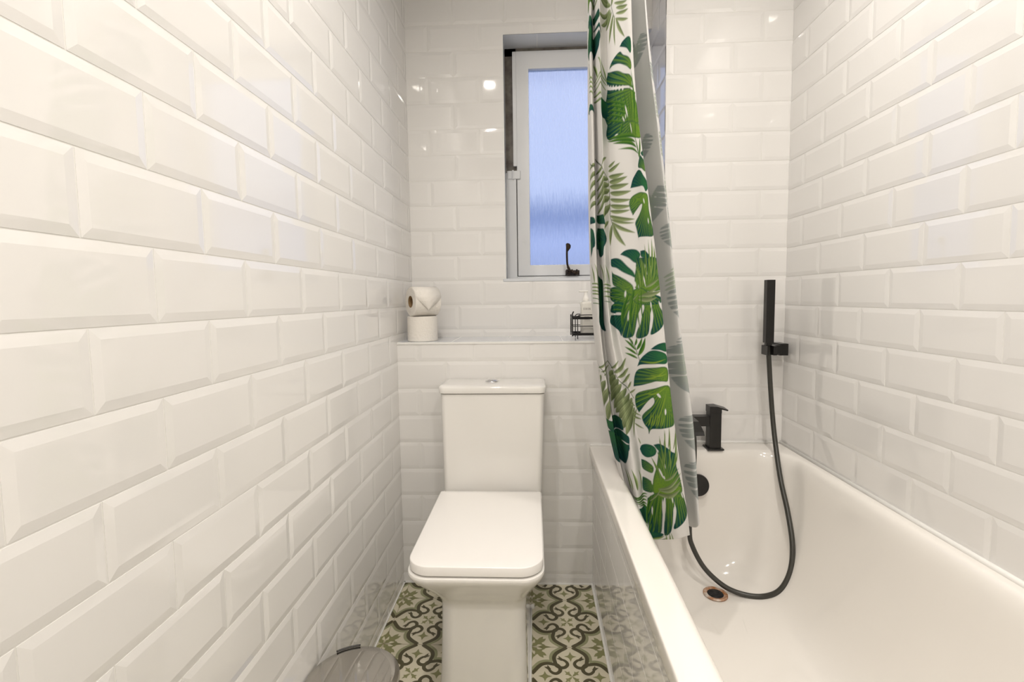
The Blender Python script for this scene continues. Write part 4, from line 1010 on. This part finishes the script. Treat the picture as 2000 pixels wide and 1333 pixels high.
PC = {0: ((.005, .060, .062), (.035, .17, .05)), 1: ((.006, .066, .058), (.175, .32, .035)), 2: ((.165, .215, .095), (.36, .42, .215)),
      3: ((.10, .17, .035), (.50, .62, .30)), 4: ((.03, .125, .018), (.13, .27, .035)), 5: ((.085, .19, .035), (.27, .37, .10)), 6: ((.20, .33, .035), (.30, .42, .06))}
def box_of(P_, pad):
    P_ = np.array(P_); x0, x1 = -P_[:, 0].max()-pad, -P_[:, 0].min()+pad; y0, y1 = P_[:, 1].min()/PU-pad, P_[:, 1].max()/PU+pad
    i = np.where((-Uc > x0) & (-Uc < x1) & (ss < 6.6))[0]
    if len(i) == 0: return None
    i0, i1 = i[0], i[-1]+1; zc = zt0-y0*PU, zt0-y1*PU
    j0 = max(0, int((ztop-y1*PU)/(ztop-.34)*NZ)-20); j1 = min(NZ, int((ztop-y0*PU)/(ztop-.45)*NZ)+20)
    if j1 <= j0: return None
    return slice(i0, i1), slice(j0, j1)
zt0 = ztop
def blend(sl, mask, col):
    mask = np.clip(mask, 0, 1)[..., None]; rgb[sl] = rgb[sl]*(1-mask)+col*mask
def shade(sh_):
    kind, c = sh_[0], sh_[1]; dk, lt = [np.array(q) for q in PC[c]]
    if kind == 'L':                                      # one lobe of a big leaf: root, tip, outline
        (ru, rz), (tu, tz) = sh_[2][0], sh_[2][1]
        o3 = spline([(-u, z/PU, 0) for u, z in sh_[2][2:]]+[(-sh_[2][2][0], sh_[2][2][1]/PU, 0)], 4); pl = np.array([(p.x, p.y) for p in o3])
        sl = box_of([(-p[0], p[1]*PU) for p in pl], 3)
        if sl is None: return
        x, y = Xp[sl], Yp[sl]; ins = np.zeros(x.shape, bool); dist = np.full(x.shape, 1e9)
        for k in range(len(pl)):
            a, b = pl[k-1], pl[k]
            if abs(a[0]-b[0])+abs(a[1]-b[1]) < 1e-9: continue
            cr_m = ((a[1] > y) != (b[1] > y)); ins ^= cr_m & (x < (b[0]-a[0])*(y-a[1])/((b[1]-a[1]) if b[1] != a[1] else 1e-9)+a[0])
            t = np.clip(((x-a[0])*(b[0]-a[0])+(y-a[1])*(b[1]-a[1]))/((b[0]-a[0])**2+(b[1]-a[1])**2), 0, 1)
            dist = np.minimum(dist, np.hypot(x-a[0]-t*(b[0]-a[0]), y-a[1]-t*(b[1]-a[1])))
        sd = np.where(ins, dist, -dist); ax_ = np.array([-tu+ru, (tz-rz)/PU]); ln = np.hypot(*ax_); ax_ /= ln
        al = ((x+ru)*ax_[0]+(y-rz/PU)*ax_[1])/ln; pr = (x+ru)*ax_[1]-(y-rz/PU)*ax_[0]
        ang = pr/np.maximum(al*ln+12, 6)*38
        st = .5+.28*np.sin(ang*1.9+ru)+.22*np.sin(ang*4.3+1.3*rz+al*3)+.12*np.sin(ang*8.1)
        g = np.clip(1.12-al*1.15+(st-.5)*1.25, 0, 1)*np.clip(.35+sd/5.5, 0, 1)
        blend(sl, sd/1.1+.5, dk+(lt-dk)*g[..., None])
    elif kind == 'S':                                    # one leaflet: base, tip, width
        w_, (au, az), (bu, bz) = sh_[2], sh_[3], sh_[4]
        sl = box_of([(au, az), (bu, bz)], w_+3)
        if sl is None: return
        x, y = Xp[sl]+au, Yp[sl]-az/PU; d = np.array([-bu+au, (bz-az)/PU]); ln = np.hypot(*d); d /= ln
        t = (x*d[0]+y*d[1])/ln; pr = x*d[1]-y*d[0]; tt = np.clip(t, 0, 1)
        pr = pr-.05*ln*np.sin(math.pi*tt); hw = w_*(.80 if c == 2 else .60)*np.power(np.clip(np.sin(math.pi*np.power(tt, .8)*.97+.08), 0, 1), .8)
        m_ = np.clip((hw-np.abs(pr))/1.0+.5, 0, 1)*(t > -.02)*(t < 1.01)
        q = np.clip(pr/(w_*.5+.01)*.9+.5, 0, 1); g = q*(.75+.25*np.sin(pr*2.2+ln))
        blend(sl, m_, dk+(lt-dk)*np.clip(g, 0, 1)[..., None])
    elif kind == 'T':                                    # a stalk
        p = sh_[2]; sl = box_of(p, 3)
        if sl is None: return
        x, y = Xp[sl], Yp[sl]; dist = np.full(x.shape, 1e9)
        for (au, az), (bu, bz) in zip(p[:-1], p[1:]):
            a = np.array([-au, az/PU]); b = np.array([-bu, bz/PU])
            t = np.clip(((x-a[0])*(b[0]-a[0])+(y-a[1])*(b[1]-a[1]))/((b[0]-a[0])**2+(b[1]-a[1])**2), 0, 1)
            dist = np.minimum(dist, np.hypot(x-a[0]-t*(b[0]-a[0]), y-a[1]-t*(b[1]-a[1])))
        blend(sl, 1.15-dist, np.array([.06, .09, .05]))
    else:                                                # a gap in the leaf showing the white ground
        a_, b_, an, (u, z) = sh_[2:]; sl = box_of([(u, z)], max(a_, b_)+2)
        if sl is None: return
        c_, s_ = math.cos(math.radians(an)), math.sin(math.radians(an)); x, y = Xp[sl]+u, Yp[sl]-z/PU
        p, q = x*c_-y*s_, x*s_+y*c_
        blend(sl, (1-np.hypot(p/a_, q/b_))*min(a_, b_)+.5, WHITE)
for s_ in PRINT:
    if s_[0] in 'LT': shade(s_)
    else: shade(s_)
for lf in LEAVES:
    if lf[0] == 'M': monstera(lf)
    elif lf[0] == 'P': palm(lf)
    else: palm(lf, True)

nv = NS*NZ; co = np.stack([Xs, Yg, Zg], -1).reshape(-1, 3)
me = bpy.data.meshes.new('curtain_fabric'); me.vertices.add(nv); me.vertices.foreach_set('co', co.ravel())
i_, j_ = np.meshgrid(np.arange(NS-1), np.arange(NZ-1), indexing='ij'); a0 = (i_*NZ+j_).ravel()
fc = np.stack([a0, a0+NZ, a0+NZ+1, a0+1], 1)            # normal towards the room on the printed side
nf = len(fc); me.loops.add(nf*4); me.polygons.add(nf)
me.loops.foreach_set('vertex_index', fc.ravel()); me.polygons.foreach_set('loop_start', np.arange(nf)*4); me.polygons.foreach_set('loop_total', np.full(nf, 4))
me.polygons.foreach_set('use_smooth', np.ones(nf, bool)); me.update(calc_edges=True)
at_ = me.color_attributes.new('print', 'FLOAT_COLOR', 'POINT')
at_.data.foreach_set('color', np.concatenate([rgb.reshape(-1, 3), np.ones((nv, 1))], 1).ravel())
def fabric(name, fade):
    mm = bpy.data.materials.new(name); mm.use_nodes = True; n = mm.node_tree; b = n.nodes['Principled BSDF']; b.inputs['Roughness'].default_value = .8; b.inputs['Specular IOR Level'].default_value = .2
    at = n.nodes.new('ShaderNodeAttribute'); at.attribute_name = 'print'
    mx = n.nodes.new('ShaderNodeMix'); mx.data_type = 'RGBA'; mx.inputs['Factor'].default_value = fade; mx.inputs[7].default_value = (.93, .94, .94, 1)
    n.links.new(at.outputs['Color'], mx.inputs[6]); n.links.new(mx.outputs[2], b.inputs['Base Color'])
    tl = n.nodes.new('ShaderNodeBsdfTranslucent'); ms = n.nodes.new('ShaderNodeMixShader'); ms.inputs[0].default_value = .45 if fade else .25
    n.links.new(mx.outputs[2], tl.inputs['Color']); n.links.new(b.outputs[0], ms.inputs[1]); n.links.new(tl.outputs[0], ms.inputs[2])
    n.links.new(ms.outputs[0], n.nodes['Material Output'].inputs['Surface'])
    return mm
me.materials.append(fabric('printed_curtain_fabric', 0.0)); me.materials.append(fabric('curtain_fabric_reverse', 0.60))
cu = bpy.data.objects.new('shower_curtain', me); link(cu)
sd_ = cu.modifiers.new('cloth', 'SOLIDIFY'); sd_.thickness = .0007; sd_.offset = -1; sd_.material_offset = 1; sd_.use_rim = True
tag(cu, 'white shower curtain printed with green monstera and palm leaves, tucked into the bath', 'shower curtain')
MB().tube([(.225, YR+.01, 2.285), (.225, YW-.006, 2.285)], .0115, 20).build('curtain_rail', M['black'], None, True)
tag(bpy.data.objects['curtain_rail'], 'black rail under the ceiling carrying the leaf-print curtain', 'curtain rail')
